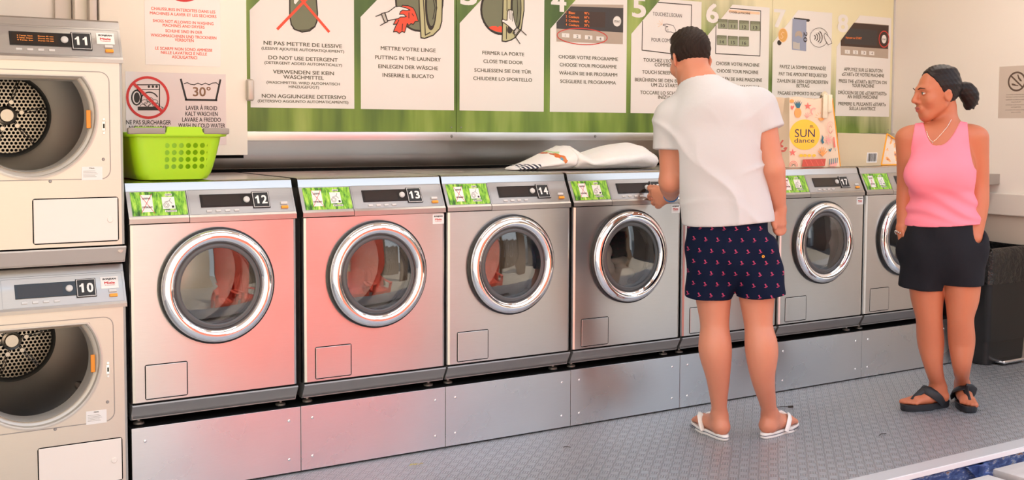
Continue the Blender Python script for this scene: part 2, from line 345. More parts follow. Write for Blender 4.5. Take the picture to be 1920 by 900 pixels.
def controls(root, P, num, lit=False, hi_sticker=False):
    d = MB().rbox(.249, .437, -.0025, .004, .027, .076, .001).xf(P).build('display', M['gloss_black'], root)
    MB().flat([(.257, .032), (.395, .032), (.395, .071), (.257, .071)], -.0029).xf(P).build('screen', M['screen'], d)
    if lit:
        l = MB()
        for i, (a, b) in enumerate((('2 Temp. haut', 'Duree 45 min'), ('3 Temp. moyen', 'Duree 30 min'), ('4 Temp. bas', 'Duree 15 min'))):
            for q, tx in ((.272, a), (.335, b)): l.text(tx, (q, -.0032, .059-i*.008), X, Z, .047, .0042, .02)
        l.xf(P).build('lettering', M['lit'], d)
    MB().lathe([(0, -.007), (.0085, -.007), (.0112, -.005), (.0118, 0)], (.4155, -.002, .052), 'y', 24).xf(P).build('start_button', M['btn'], root, 50)
    for i in range(4):
        b = MB().rbox(.266+i*.033, .284+i*.033, -.0035, .002, .009, .0165, .001).xf(P).build('program_button', M['btn'], root)
    pl = MB().rbox(.4365, .5005, -.0045, 0, .018, .0815, .001).xf(P)
    pl = pl.build('number_plate', M['black'], root)
    fr = MB()
    a, b = [(.439, .0205), (.498, .0205), (.498, .079), (.439, .079)], [(.4405, .022), (.4965, .022), (.4965, .0775), (.4405, .0775)]
    fr.add([(p, -.0049, q) for p, q in a+b], [(i, (i+1) % 4, (i+1) % 4+4, i+4) for i in range(4)])
    for i, ch in enumerate(str(num)):
        x0 = .4445+i*.0245
        if ch == '1': fr.flat([(x0+.009, .0345), (x0+.0165, .0345), (x0+.0165, .0655), (x0+.0105, .0655), (x0+.0085, .0615), (x0+.003, .0585), (x0+.003, .053), (x0+.009, .0555)], -.0049)
        else: fr.text(ch, (x0+.0118, -.0049, .0345), X, Z, .0205, .031, .03, align='C')
    fr.xf(P).build('number', M['white'], pl)
    MB().rbox(.540, .566, -.005, .002, .0295, .0395, .0015).xf(P).build('rocker_switch', M['btn'], root)['label'] = 'grey switch'
    MB().rbox(.541, .567, -.006, .002, .013, .0235, .0015).xf(P).build('rocker_switch', M['orange'], root)['label'] = 'orange switch'
    if hi_sticker: sticker(root, .517, .574, .043, .084, P, -.0008)
def sticker(root, x0, x1, z0, z1, P, y):
    s_ = MB().box(x0, x1, y-.0004, y, z0, z1).xf(P).build('service_sticker', M['white'], root); c = (x0+x1)/2; w_ = x1-x0; h_ = z1-z0
    MB().text('Miele', (c, y-.0008, z0+h_*.38), X, Z, w_*.6, h_*.2, .03, align='C').text('Professional', (c, y-.0008, z0+h_*.25), X, Z, w_*.55, h_*.06, .02, align='C').xf(P).build('lettering', M['red'], s_)
    MB().text('BONJEAN', (c, y-.0008, z0+h_*.73), X, Z, w_*.78, h_*.14, .04, align='C', shear=.2).xf(P).build('lettering', M['ink_dark'], s_)
M['lit'] = NT('amber_display_text'); M['lit'].set(Base_Color=(.3, .08, .01), Emission_Color=(1, .33, .06), Emission_Strength=.45); M['lit'] = M['lit'].m
t = NT('door_glass'); t.set(Base_Color=(.97, .98, .98), Roughness=.0, IOR=1.62, Transmission_Weight=1.); M['glass'] = t.m
M['seal'] = plain('grey_door_seal', (.09, .095, .10), .3)
M['label_card'] = plain('label_card', (.78, .77, .75), .4)
def casing(w_, y1, z0, z1):
    b = MB(); b.box(.003, .005, .014, y1, z0, z1-.09); b.box(w_-.005, w_-.003, .014, y1, z0, z1-.09); b.box(.005, w_-.005, y1-.002, y1, z0, z1)
    b.box(.003, .005, .05, y1, z1-.09, z1); b.box(w_-.005, w_-.003, .05, y1, z1-.09, z1); return b.box(.005, w_-.005, .014, y1-.002, z0, z0+.003)
def shell(root, w_, top, y1=.70, z0=0.):
    casing(w_, y1, .275, top-.035).build('body', M['kick'], root)
def washer(num, label, loc, side_sticker):
    root = thing('washing_machine', label, 'washing machine', loc, 0, 'front loading washers on the steel plinth')
    shell(root, PW, 1.092)
    # lid: rounded front edge over the sloping panel
    prof = [(.0445, 1.058), (.051, 1.078), (.054, 1.086), (.060, 1.0905), (.068, 1.092), (.70, 1.092), (.70, 1.058)]
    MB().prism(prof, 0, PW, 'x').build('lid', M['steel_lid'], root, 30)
    # panels
    plate_hole(0, PW, .333, .946, .2985, .722, .165, 0).build('front_panel', M['steel'], root, 6)
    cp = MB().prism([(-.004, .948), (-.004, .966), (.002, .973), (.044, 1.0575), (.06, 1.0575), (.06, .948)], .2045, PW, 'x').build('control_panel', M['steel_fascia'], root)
    P = slope()
    groove(.2105, PW-.008, .002, .0945, .002, -.0006, .0012).xf(P).build('panel_outline', M['kick'], cp)
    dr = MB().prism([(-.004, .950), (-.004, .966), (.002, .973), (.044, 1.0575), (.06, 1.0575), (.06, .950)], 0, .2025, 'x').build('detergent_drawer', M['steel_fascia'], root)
    lb = MB().box(.013, .2005, -.0012, 0, .003, .0915).xf(P).build('grass_label', M['grass'], dr)
    cd_ = MB().flat([(.046, .016), (.085, .016), (.085, .08), (.046, .08)], -.0017).flat([(.117, .026), (.16, .026), (.16, .071), (.117, .071)], -.0017)
    cd_.flat([(.13, .075), (.153, .075), (.153, .083), (.13, .083)], -.0017).flat([(.123, .014), (.163, .014), (.163, .0215), (.123, .0215)], -.0017)
    cd_.xf(P).build('pictogram_card', M['label_card'], lb)
    k_ = MB().text('LESSIVE', (.0655, -.002, .064), X, Z, .028, .006, .03, align='C').text('DETERGENT', (.0655, -.002, .031), X, Z, .034, .006, .03, align='C')
    k_.text('LESSIVE', (.1415, -.002, .0765), X, Z, .019, .0045, .03, align='C').text('AUTOMATIQUE', (.143, -.002, .0155), X, Z, .036, .0045, .03, align='C')
    for r_ in (.0095, .0055): k_.stroke(circ(.130, .040, r_, 14)+[circ(.130, .040, r_, 14)[0]], .0012, -.002)
    k_.stroke([(.126, .052), (.142, .056), (.147, .066)], .0014, -.002).stroke([(.142, .056), (.15, .046)], .0014, -.002).flat([(.148, .03), (.156, .03), (.156, .038), (.148, .038)], -.002)
    k_.xf(P).build('lettering', M['ink_dark'], lb)
    MB().stroke([(.044, .014), (.085, .083)], .0016, -.0022).stroke([(.044, .083), (.087, .012)], .0016, -.0022).xf(P).build('red_cross', M['red'], lb)
    controls(root, P, num)
    # door
    dz = .722; dx = .2985
    door = MB().lathe([(.2005, .0), (.2005, -.018), (.196, -.028), (.187, -.035), (.176, -.038), (.166, -.036), (.158, -.029), (.153, -.018), (.151, -.004)], (dx, 0, dz), 'y', 72).build('door_ring', M['chrome'], root, 40)
    MB().lathe([(.2065, -.0005), (.2065, -.013), (.2, -.016)], (dx, 0, dz), 'y', 64).build('gasket_and_shadow', M['black'], door, 40)  # black gasket, widened to draw the dark shadow round the ring too
    MB().lathe([(.152, -.014), (.147, -.02), (.139, -.0215), (.134, -.018), (.134, .02)], (dx, 0, dz), 'y', 64).build('inner_rim', M['seal'], door, 50)
    prof = [(0.001, -.030), (.05, -.0285), (.10, -.0245), (.136, -.0185), (.1365, -.012), (.10, -.018), (.05, -.022), (.001, -.0235)]
    MB().lathe(prof, (dx, 0, dz), 'y', 64).build('door_glass', M['glass'], door, 40)
    MB().lathe([(.136, .02), (.136, .05), (.205, .055), (.215, .08), (.215, .40), (.2, .415), (.001, .42)], (dx, 0, dz), 'y', 48).build('drum', M['drum'], root, 40)
    for a in (40, 160, 280):
        q = Vector((dx+.2*math.cos(R(a)), .2, dz+.2*math.sin(R(a))))
        MB().lathe([(0, -.14), (.022, -.13), (.026, 0), (.022, .14), (0, .15)], q, 'y', 12).build('drum_paddle', M['drum'], root, 50)
    # filter flap, kick panel, feet
    fl = MB().rbox(.047, .188, -.0022, .003, .345, .461, .0015).build('filter_flap', M['steel'], root)
    groove(.047, .188, .345, .461, .004, -.0006, .003).build('flap_gap', M['gap'], fl)
    MB().box(.004, PW-.004, -.0004, .02, .3285, .335).build('panel_gap', M['gap'], root)
    MB().prism([(-.004, .3285), (-.006, .324), (.024, .272), (.05, .272), (.05, .3285)], 0, PW, 'x').build('kick_panel', M['kick'], root, 20)
    for fx in (.035, PW-.045):
        for fy in (.06, .6): MB().lathe([(0, .2485), (.019, .2485), (.019, .255), (.012, .258), (.006, .259), (.006, .274), (0, .274)], (fx, fy, 0), 'z', 16).build('foot', M['kick'], root, 40)
    if side_sticker: sticker(root, .538, .588, .903, .941, Matrix(), -.0006)
    return root
for i, (num, dxm, lab, st) in enumerate((
    (12, .0, 'steel washing machine numbered 12, under the green basket next to the dryers', 0),
    (13, .006, 'steel washing machine numbered 13, pink glow on its front, second from the dryers', 1),
    (14, 0, 'steel washing machine numbered 14, third from the dryers, bare lid beside the white bag', 0),
    (15, 0, 'steel washing machine the man is operating, washing visible behind its glass', 1),
    (16, 0, 'steel washing machine mostly hidden behind the man in the white shirt', 1),
    (17, 0, 'steel washing machine numbered 17, under the sun printed tote bag', 1),
    (18, 0, 'steel washing machine partly hidden behind the woman, last of the row', 1))):
    washer(num, lab, (.61*i+.0075+(dxm if i != 0 else -.004), 0, 0), st)
# plinth
for i in range(8):
    x0, x1 = .61*i, min(.61*(i+1), 4.45)-.0012
    names = ['12', '13', '14', '15', '16', '17', '18']
    o = thing('plinth_panel', ('brushed steel plinth panel below machine %s' % names[i]) if i in (0, 1, 2, 5) else ['', '', '', 'bluish steel plinth panel left of the man, fourth from the dryers', "steel plinth panel behind the man's calves", '', "steel plinth panel behind the woman's left leg", "dark steel plinth panel behind the woman's ankles, by the bin"][i], 'panel', (x0, 0, 0), 0, 'steel plinth panels')
    MB().rbox(.0008, x1-x0, 0, .012, .006, .248, .0008).build('sheet', M['steel_plinth'], o)
    for sx_ in (.045, x1-x0-.045):
        for sz in (.055, .2): MB().lathe([(0, -.003), (.0035, -.003), (.0058, -.0012), (.006, .001)], (sx_, 0, sz), 'y', 14).build('screw', M['chrome'], o, 50)
struct(MB().box(0, 4.45, .015, YW, 0, .2475).build('trim_4', M['gap']))                 # dark carcass inside the plinth
# dryers
def perforated():
    t = NT('perforated_steel'); o = t.obj(); s_ = t.n('SeparateXYZ', {0: o}); p = .0145
    def dist(ox, oz):
        u = t.math('SUBTRACT', t.math('FRACT', t.math('ADD', t.math('DIVIDE', s_.outputs[0], p), ox)), .5); v = t.math('MULTIPLY', t.math('SUBTRACT', t.math('FRACT', t.math('ADD', t.math('DIVIDE', s_.outputs[2], p*1.732), oz)), .5), 1.732)
        return t.math('SQRT', t.math('ADD', t.math('MULTIPLY', u, u), t.math('MULTIPLY', v, v)))
    d = t.math('MINIMUM', dist(0., 0.), dist(.5, .5))
    t.set(Base_Color=(.50, .455, .39), Metallic=1., Roughness=.28, Alpha=t.math('GREATER_THAN', d, .37)); return t.m
M['perf'] = perforated()
M['amber'] = plain('amber_lens', (.8, .28, .02), .3)
def dryer(num, label, z0):
    root = thing('tumble_dryer', label, 'tumble dryer', (-.6035, 0, z0), 0, 'stacked dryers')
    casing(PW, .70, .004, .79).build('body', M['kick'], root)
    prof = [(.0445, .788), (.051, .803), (.054, .811), (.060, .8155), (.068, .817), (.70, .817), (.70, .788)]
    MB().prism(prof, 0, PW, 'x').build('lid', M['steel_fascia'], root, 30)
    cx, cz, r, cut = .302, .500, .212, .628
    plate_hole(0, PW, .063, .668, cx, cz-.03, r, 0, n=96, cut=None).build('front_panel', M['dryer'], root, 35) if False else None
    # front with the flat-topped round opening
    n = 96; ins = []
    for i in range(n):
        a = 2*math.pi*i/n; zz = cz+r*math.sin(a); xx = cx+r*math.cos(a); ins.append((xx, min(zz, cut)))
    def shape(k, dy): return [(cx+(x_-cx)*k, dy, cz+(z_-cz)*k) for x_, z_ in ins]
    pl = plate_hole(0, PW, .063, .672, cx, cz-.02, .03, 0, n=n); k_ = n
    for idx in (0, 1):
        for i in range(n): x_, z_ = ins[i]; pl.v[idx*n+i] = (x_, .012 if idx == 0 else 0, z_)
    pl.build('front_panel', M['dryer'], root, 6)
    fr = groove(-.2, .548, .288, .640, .03, -.0007, .0028)
    fr.v = [(max(x_, .0), y_, z_) for x_, y_, z_ in fr.v]
    fr.build('door_recess_line', M['kick'], root)
    rim = MB(); lp = [shape(1.0, .0), shape(1., -.004), shape(.975, -.0045), shape(.955, -.001), shape(.95, .018), shape(.90, .024), shape(.885, .016), shape(.87, .03), shape(.87, .09)]
    rim.add([v for l in lp for v in l], [(q*n+i, q*n+(i+1) % n, (q+1)*n+(i+1) % n, (q+1)*n+i) for q in range(len(lp)-1) for i in range(n)])
    rim.build('door_frame', M['rim'], root, 30)
    MB().rbox(.478, .492, .012, .02, .455, .515, .002).build('lamp_lens', M['amber'], root)
    MB().lathe([(.186, .09), (.27, .095), (.275, .12), (.275, .345), (.262, .36)], (cx, 0, cz), 'y', 72).build('drum', M['drum_shaded'], root, 35)
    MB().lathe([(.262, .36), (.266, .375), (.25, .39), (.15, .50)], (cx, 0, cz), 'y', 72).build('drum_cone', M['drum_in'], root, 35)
    MB().lathe([(.153, .498), (.153, .51), (.142, .512), (.13, .508)], (cx, 0, cz), 'y', 64).build('disc_ring', M['black'], root, 40)
    MB().lathe([(.0, .53), (.16, .53)], (cx, 0, cz), 'y', 32).build('back_plate', M['gap'], root)
    dk = MB().lathe([(.028, 0), (.136, 0)], (0, 0, 0), 'y', 64).build('perforated_disc', M['perf'], root); dk.location = (cx, .508, cz)
    hub = MB(); hub.lathe([(0, -.012), (.022, -.012), (.026, -.006), (.034, -.004), (.036, 0)], (0, 0, 0), 'y', 24)
    for i in range(6):
        a = R(60*i+12); c_, s_ = math.cos(a), math.sin(a)
        for off in (-.004, .004): hub.tube([(.036*c_-off*s_, -.002, .036*s_+off*c_), (.132*c_-off*s_, -.002, .132*s_+off*c_)], .0022, 6)
        hub.lathe([(0, -.010), (.008, -.010), (.010, 0)], (.05*c_, 0, .05*s_), 'y', 12)
        hub.lathe([(0, -.013), (.003, -.013), (.003, -.01)], (.013*c_, 0, .013*s_), 'y', 8)
    hub.build('hub', M['perfrim'], dk, 40)
    for a in (-38, 82, 202):
        q = Vector((cx+.25*math.cos(R(a)), .22, cz+.25*math.sin(R(a))))
        MB().rbox(q.x-.014, q.x+.014, .13, .35, q.z-.014, q.z+.014, .010, 3).build('drum_paddle', M['drum'], root, 50)
    for x_, z_ in ((.47, .622), (.527, .352), (.36, .282)): MB().lathe([(0, -.003), (.004, -.003), (.006, .001)], (x_, 0, z_), 'y', 12).build('screw', M['kick'], root, 50)
    lt = MB().rbox(.525, .535, -.002, .004, .447, .478, .001).build('latch', M['chrome'], root); MB().rbox(.5275, .5325, -.0026, 0, .455, .47, .0005).build('slot', M['gap'], lt)
    for z_ in (.440, .485): MB().lathe([(0, -.003), (.004, -.003), (.0055, .001)], (.530, 0, z_), 'y', 12).build('screw', M['chrome'], root, 50)
    rp = MB().box(.457, .523, -.0012, 0, .283, .328).build('rating_label', M['label_card'], root)
    l = MB().text('Miele', (.49, -.0016, .3215), X, Z, .016, .0035, .03, align='C')
    for i in range(5): l.box(.462, .5+.004*(i % 3), -.0015, -.0013, .313-i*.0048, .3137-i*.0048)
    l.build('lettering', M['ink'], rp)
    fl = MB().rbox(.307, .570, -.003, .004, .080, .223, .002).build('lint_flap', M['flap'], root)
    groove(.307, .570, .080, .223, .006, -.0006, .0035).build('flap_gap', M['gap'], fl)
    MB().lathe([(0, -.0055), (.008, -.0055), (.010, -.003)], (.545, 0, .150), 'y', 20).build('knob', M['flap'], fl, 50)
    MB().box(.004, PW-.004, -.0004, .02, .0595, .065).build('panel_gap', M['gap'], root)
    MB().prism([(-.004, .0595), (-.006, .055), (.018, .004), (.05, .004), (.05, .0595)], 0, PW, 'x').build('kick_panel', M['kick2'], root, 20)
    MB().lathe([(0, -.003), (.008, -.002), (.009, .004)], (.577, 0, .045), 'y', 14).build('plug', M['kick2'], root, 50)
    MB().prism([(-.005, .672), (-.005, .684), (.0005, .691), (.042, .7875), (.06, .7875), (.06, .672)], 0, PW, 'x').build('control_panel', M['steel_fascia'], root)
    groove(.2105, PW-.008, .002, .0985, .002, -.0006, .0012).xf(slope(*DSL)).build('panel_outline', M['kick'], root)
    controls(root, slope(*DSL) @ Matrix.Translation((0, 0, .004)), num, num == 11, True)
    return root
M['rim'] = plain('pale_frame_plastic', (.55, .52, .47), .35, .3)
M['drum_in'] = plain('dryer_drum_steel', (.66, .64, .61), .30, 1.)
M['drum_shaded'] = plain('shaded_drum_steel', (.15, .14, .135), .25, 1.)  # darker drum wall: the dim interior is put into its colour
M['perfrim'] = plain('bright_steel', (.5, .46, .41), .22, 1.)
M['flap'] = plain('flap_paint', (.82, .755, .70), .4)
M['kick2'] = plain('dryer_kick_paint', (.56, .51, .46), .4, .4)
dryer(10, 'lower open tumble dryer numbered 10 standing on the floor', 0)
dryer(11, 'upper open tumble dryer numbered 11 with lit amber display, stacked on another', .8185)
# ---------------------------------------------------------------- wall behind
sp = thing('backsplash', 'long plain stainless backsplash behind the washing machines', 'backsplash', (0, YW-.03, 1.103))
MB().prism([(YW-.012, 1.103), (YW-.009, 1.103), (YW-.03, 1.222), (YW-.034, 1.222)], .05, XR-.002, 'x').build('sheet', M['splash'], sp, None, True)
rl = thing('wall_rail', 'bright steel rail with screws below the green mural', 'rail', (0, YW, 1.24))
MB().rbox(.05, XR-.001, YW-.03, YW, 1.222, 1.263, .003).build('rail', M['steel'], rl, 40, True)
for x_ in (1.70, 2.55, 3.4, 4.25): MB().lathe([(0, -.006), (.005, -.005), (.008, .001)], (x_, YW-.03, 1.243), 'y', 12).build('screw', M['kick'], rl, 50, True)
struct(MB().box(0, XR, YW-.006, YW, 0, 1.1).build('trim_shade', M['gap']))  # black sheet stands in for the shade behind the machines
for i, (x0, x1, lb) in enumerate(((.3, 1.7355, 'green grass mural board behind the posters left of the hand washing pictures, leftmost board'), (1.7385, 3.823, 'green grass mural board behind posters 3 to 6, middle board'), (3.826, 4.872, 'cream and green mural board behind posters 7 and 8, by the right wall'))):
    mu = thing('mural_board', lb, 'mural', (x0, YW, 1.263), 0, 'mural boards')
    MB().rbox(x0, x1, YW-.008, YW, 1.263, HC, .001).build('board', M['mural'], mu, None, True)
    for x_ in (x0+.025, x1-.025): MB().lathe([(0, -.002), (.003, -.002), (.004, 0)], (x_, YW-.008, 1.285), 'y', 10).build('screw', M['kick'], mu, 50, True)
struct(MB().box(4.872, XR, YW-.012, YW, 1.263, HC).build('trim_6', M['alu']))
YP = YW-.0085
def at(x, y, dy=0): return atY(x, y, YP-dy)
def lines(mb, rows, dy=.0015, bold=.018, fn=None, m=0):
    for body, xl, xr, yc, hp in rows:                      # text, left and right end, middle height and cap height
        a, b = (fn or at)(xl, yc+hp/2), (fn or at)(xr, yc+hp/2); t_ = (fn or at)(xl, yc-hp/2)
        mb.text(body, (a.x, a.y-dy, a.z), X, Z, b.x-a.x, t_.z-a.z, bold, m)
    return mb
def A2(x, y): p = at(x, y); return (p.x, p.z)
def AP(*q): return [A2(*p) for p in q]
PZ0, PZ1 = 1.367, 1.984
px0 = [.717, 1.2365, 1.7545, 2.279, 2.7965, 3.314, 3.832, 4.364]
plab = ['white poster with crossed out detergent bottle, NE PAS METTRE DE LESSIVE', 'white poster of a hand holding red laundry, METTRE VOTRE LINGE', 'white poster of a hand closing a machine door, FERMER LA PORTE', 'white poster numbered 4, CHOISIR VOTRE PROGRAMME', "white poster numbered 5, TOUCHEZ L'ECRAN, left of the man's head", "white poster numbered 6, CHOISIR VOTRE MACHINE, right of the man's head", 'white poster numbered 7, PAYEZ LA SOMME DEMANDEE, above the tote bag', 'white poster numbered 8 by the right wall, APPUYEZ SUR LE BOUTON']
posters = []
for i, x_ in enumerate(px0):
    o = thing('instruction_poster', plab[i], 'poster', (x_, YP, PZ0), 0, 'instruction posters')
    MB().prism([(x_, PZ0), (x_+.487, PZ0), (x_+.487, PZ1), (x_+.2, PZ1), (x_, 1.785)], YP-.001, YP, 'y').build('sheet', M['paper'], o, None, True)
    if i > 0: MB().text(str(i+1), (x_+.003 if i > 2 else x_+.003, YP-.001, 1.877), X, Z, .094, .103, .028).build('number', M['paper'], o, None, True)
    posters.append(o)
def letter(i, rows, mat='ink'): lines(MB(), rows).build('lettering', M[mat], posters[i], None, True)
letter(0, [('NE PAS METTRE DE LESSIVE', 494, 641, 80, 7), ('(LESSIVE AJOUTEE AUTOMATIQUEMENT)', 490, 645, 90, 5), ('DO NOT USE DETERGENT', 503, 633, 107.5, 7), ('(DETERGENT ADDED AUTOMATICALLY)', 495.5, 641, 117, 5), ('VERWENDEN SIE KEIN', 511.5, 626, 134, 7), ('WASCHMITTEL', 531, 607, 144, 7), ('(WASCHMITTEL WIRD AUTOMATISCH', 499.5, 637, 154, 5), ('HINZUGEFÜGT)', 541, 598, 162.5, 5), ('NON AGGIUNGERE DETERSIVO', 490.5, 648.5, 179.5, 7), ('(DETERSIVO AGGIUNTO AUTOMATICAMENTE)', 483, 653, 189, 5)])
letter(1, [('METTRE VOTRE LINGE', 713.5, 816.5, 90, 7), ('PUTTING IN THE LAUNDRY', 703, 826, 107, 7), ('EINLEGEN DER WÄSCHE', 709, 821, 124, 7), ('INSERIRE IL BUCATO', 717, 813, 140.5, 7)])
letter(2, [('FERMER LA PORTE', 904, 982.5, 98.5, 6.5), ('CLOSE THE DOOR', 906, 980, 114.5, 6.5), ('SCHLIESSEN SIE DIE TÜR', 889, 996, 131, 6.5), ('CHIUDERE LO SPORTELLO', 887, 997.5, 146.5, 6.5)])
letter(3, [('CHOISIR VOTRE PROGRAMME', 1047, 1158.5, 106, 6.5), ('CHOOSE YOUR PROGRAMME', 1049, 1156, 121, 6.5), ('WÄHLEN SIE IHR PROGRAMM', 1048, 1157, 136.5, 6.5), ('SCEGLIERE IL PROGRAMMA', 1050, 1154.5, 152, 6.5)])
letter(4, [("TOUCHEZ L'ECRAN POUR", 1206, 1294, 112, 6.5), ('COMMENCER', 1227, 1275, 121, 6.5), ('TOUCH SCREEN TO START', 1203.5, 1297, 134.5, 6.5), ('BERÜHREN SIE DEN BILDSCHIRM', 1190, 1308, 149, 6.5), ('UM ZU STARTEN', 1220.5, 1279, 159, 6.5), ('TOCCARE LO SCHERMO PER', 1200, 1299, 173, 6.5), ('INIZIARE', 1233.5, 1266, 182, 6.5)])
letter(5, [('CHOISIR VOTRE MACHINE', 1342, 1423.5, 118.5, 6.5), ('CHOOSE YOUR MACHINE', 1343.5, 1421.5, 132.5, 6.5), ('WÄHLEN SIE IHRE MASCHINE', 1338, 1428.5, 147, 6.5), ('SCEGLIERE LA MACCHINA', 1342, 1424, 161, 6.5)])
letter(6, [('PAYEZ LA SOMME DEMANDÉE', 1461.5, 1548.5, 124.5, 6.5), ('PAY THE AMOUNT REQUESTED', 1460, 1550, 138, 6.5), ('ZAHLEN SIE DEN GEFORDERTEN', 1456.5, 1552, 151, 6.5), ('BETRAG', 1493, 1517, 160.5, 6.5), ("PAGARE L'IMPORTO RICHIESTO", 1458, 1550, 174, 6.5)])
letter(7, [('APPUYEZ SUR LE BOUTON', 1582, 1654, 129.5, 6.5), ('«START» DE VOTRE MACHINE', 1578, 1657.5, 138.5, 6.5), ('PRESS THE «START» BUTTON ON', 1572.5, 1662, 151.5, 6.5), ('YOUR MACHINE', 1597, 1638.5, 160, 6.5), ('DRÜCKEN SIE DIE «STARTTASTE»', 1571, 1662, 173, 6.5), ('AN IHRER MASCHINE', 1588.5, 1645.5, 181, 6.5), ('PREMERE IL PULSANTE «START»', 1571.5, 1660.5, 194, 6.5), ('SULLA LAVATRICE', 1592, 1641, 203, 6.5)])
# pictures on the posters; layers stack 0.4 mm apart; colours: 1 olive 2 dark 3 red 4 khaki 5 grey 6 orange 7 charcoal 8 taupe 9 bluegrey 10 gold 11 umber 12 redline 13 green 14 bar
class Pic(MB):
    def __init__(s): super().__init__(); s.k = 0
    def y(s): s.k += 1; return YP-.0012-.0002*s.k
    def fill(s, c, *q): return s.flat(AP(*q), s.y(), c)
    def line(s, c, w_, *q): return s.stroke(AP(*q), w_, s.y(), c)
    def out(s, c, ol, w_, *q): s.fill(c, *q); return s.line(ol, w_, *q, q[0])
def el(cx, cy, rx, ry, n=28, a0=0, a1=360): return [(cx+rx*math.cos(R(a0+(a1-a0)*i/n)), cy+ry*math.sin(R(a0+(a1-a0)*i/n))) for i in range(n+(a1-a0 < 360))]
p = Pic()   # bottle with a cross
p.out(1, 2, .006, (545, -60), (543, 0), (543, 30), (546, 46), (552, 55), (566, 60), (580, 58), (590, 50), (594, 40), (595, 25), (593, 0), (588, -60), (570, -75), (556, -75))
p.fill(0, (551, 0), (551, 6), (554, 8), (560, 0), (556, -12)); p.line(2, .003, (549, 54), (560, 57), (578, 56), (588, 50))
p.line(3, .012, (520.5, 54), (590, -18)); p.line(3, .012, (616, 59), (550, -18)); p.build('picture', M['art'], posters[0], None, True)
p = Pic()   # hand with red cloth
p.out(1, 2, .009, *el(786, 0, 44, 58, 36)); p.fill(0, (700, -90), (880, -90), (880, -70), (700, -70))
p.out(4, 2, .006, (784, -40), (786, 20), (789, 71), (796, 72), (812, 66), (824, 54), (828, 40), (829, 0), (828, -40)); p.line(2, .005, (791, -40), (796, 40), (797, 66), (806, 61))
p.out(2, 2, .004, *el(807.5, 8, 10.5, 48)); p.fill(1, *el(808.5, 6, 8.5, 43)); p.line(2, .004, (812, 0), (815, 15), (811, 36)); p.line(2, .004, (816, 0), (818.5, 15), (814.5, 36))
p.out(3, 2, .004, (748, 18), (754, 10), (765, 11), (774, 15), (778, 22), (784, 40), (778, 40), (774, 46), (770, 44), (766, 48), (763, 44), (758, 61), (753, 59), (748, 63), (743, 59), (737, 60), (743, 45), (737, 46), (742, 36), (748, 27))
p.line(2, .004, (766, 24), (766, 34)); p.line(2, .004, (772, 26), (775, 30)); p.line(2, .004, (754, 45), (753, 57)); p.line(2, .004, (747, 38), (742, 48))
p.out(0, 2, .004, (721, 24), (728, 22), (740, 13), (748, 12), (760, 15), (768, 19), (762, 20), (754, 19), (750, 22), (748, 27), (756, 27), (761, 31), (757, 32), (750, 32), (746, 35), (726, 39))
p.out(5, 2, .004, (714, 26), (720, 24), (726, 41), (721, 43)); p.line(2, .004, (703.5, 31), (714, 27)); p.line(2, .004, (712, 48), (723, 42)); p.build('picture', M['art'], posters[1], None, True)
p = Pic()   # hand closing a door
p.out(1, 2, .011, *el(941, 18, 39, 46, 36)); p.fill(3, (916, 51), (922, 49), (930, 49), (933, 51), (936, 49), (942, 50), (942, 61), (930, 59), (920, 55))
p.out(4, 2, .006, (944, -40), (942, 40), (941, 77), (948, 78), (958, 75), (966, 70), (977, 55), (982, 20), (982, -40)); p.line(2, .004, (950, -20), (950, 20)); p.line(2, .004, (949, 50), (949, 73))
p.out(2, 2, .004, *el(967, 15, 9.5, 45)); p.fill(1, *el(968, 12, 7.5, 39)); p.line(2, .004, (969, -5), (970, 20), (968, 42)); p.fill(2, *el(955, 56, 5, 7))
p.out(0, 2, .004, (940, 38), (943, 36), (946, 38), (950, 38), (951, 22), (953, 18), (954, 19), (956, 18), (958, 19), (961, 20), (962, 30), (964, 40), (968, 52), (962, 58), (955, 51), (945, 43), (941, 42))
for a, b in (((954, 20), (954, 35)), ((957.5, 20), (957, 37)), ((960.5, 25), (960, 40))): p.line(2, .003, a, b)
p.out(5, 2, .004, (968, 52), (973, 56), (966, 66), (961, 62)); p.fill(2, *el(963.5, 61.5, 1.3, 1.3, 10)); p.line(2, .004, (974, 55), (986, 66)); p.line(2, .004, (964, 67), (974, 82)); p.build('picture', M['art'], posters[2], None, True)
p = Pic()   # display photo, step 4
p.fill(8, (1071, 8), (1168.5, 9), (1167.5, 83), (1043, 78), (1043, 45)); p.fill(7, (1070, 12), (1168.5, 15), (1168, 61), (1043, 53.5), (1043, 42)); p.fill(11, (1062, 20), (1135, 23), (1134, 52), (1058, 48)); p.out(0, 5, .002, *el(1156.5, 40, 7.5, 9.5))
for i, s_ in enumerate(('Blanc', 'Couleurs', 'Couleurs', 'Couleurs')):
    y_ = 23+i*7.6; lines(p, [(str(i+1), 1060, 1062, y_, 4.5), (s_, 1065.5, 1065.5+(12 if i == 0 else 19.5), y_+.6, 4.5), (('90°c', '60°c', '40°c', '30°c')[i], 1094.5, 1104, y_+1.6, 4.5)], .0044, .02, None, 6)
lines(p, [('START', 1151, 1162, 40, 4)], .005, .0, None, 2)
for i in range(4):
    x_, y_ = 1053+i*21.5, 62+i*2.; p.fill(0, (x_, y_), (x_+14, y_+.9), (x_+14, y_+8.6), (x_, y_+7.7)); lines(p, [(str(i+1), x_+5, x_+8.6, y_+4.6, 5)], .0062, .0, None, 2)
e_ = [(1091+math.cos(R(a))*47, 68.5+math.sin(R(a))*15+math.cos(R(a))*2.6) for a in range(0, 361, 10)]; p.line(12, .0045, *e_); p.build('picture', M['art'], posters[3], None, True)
p = Pic()   # touch screen, step 5
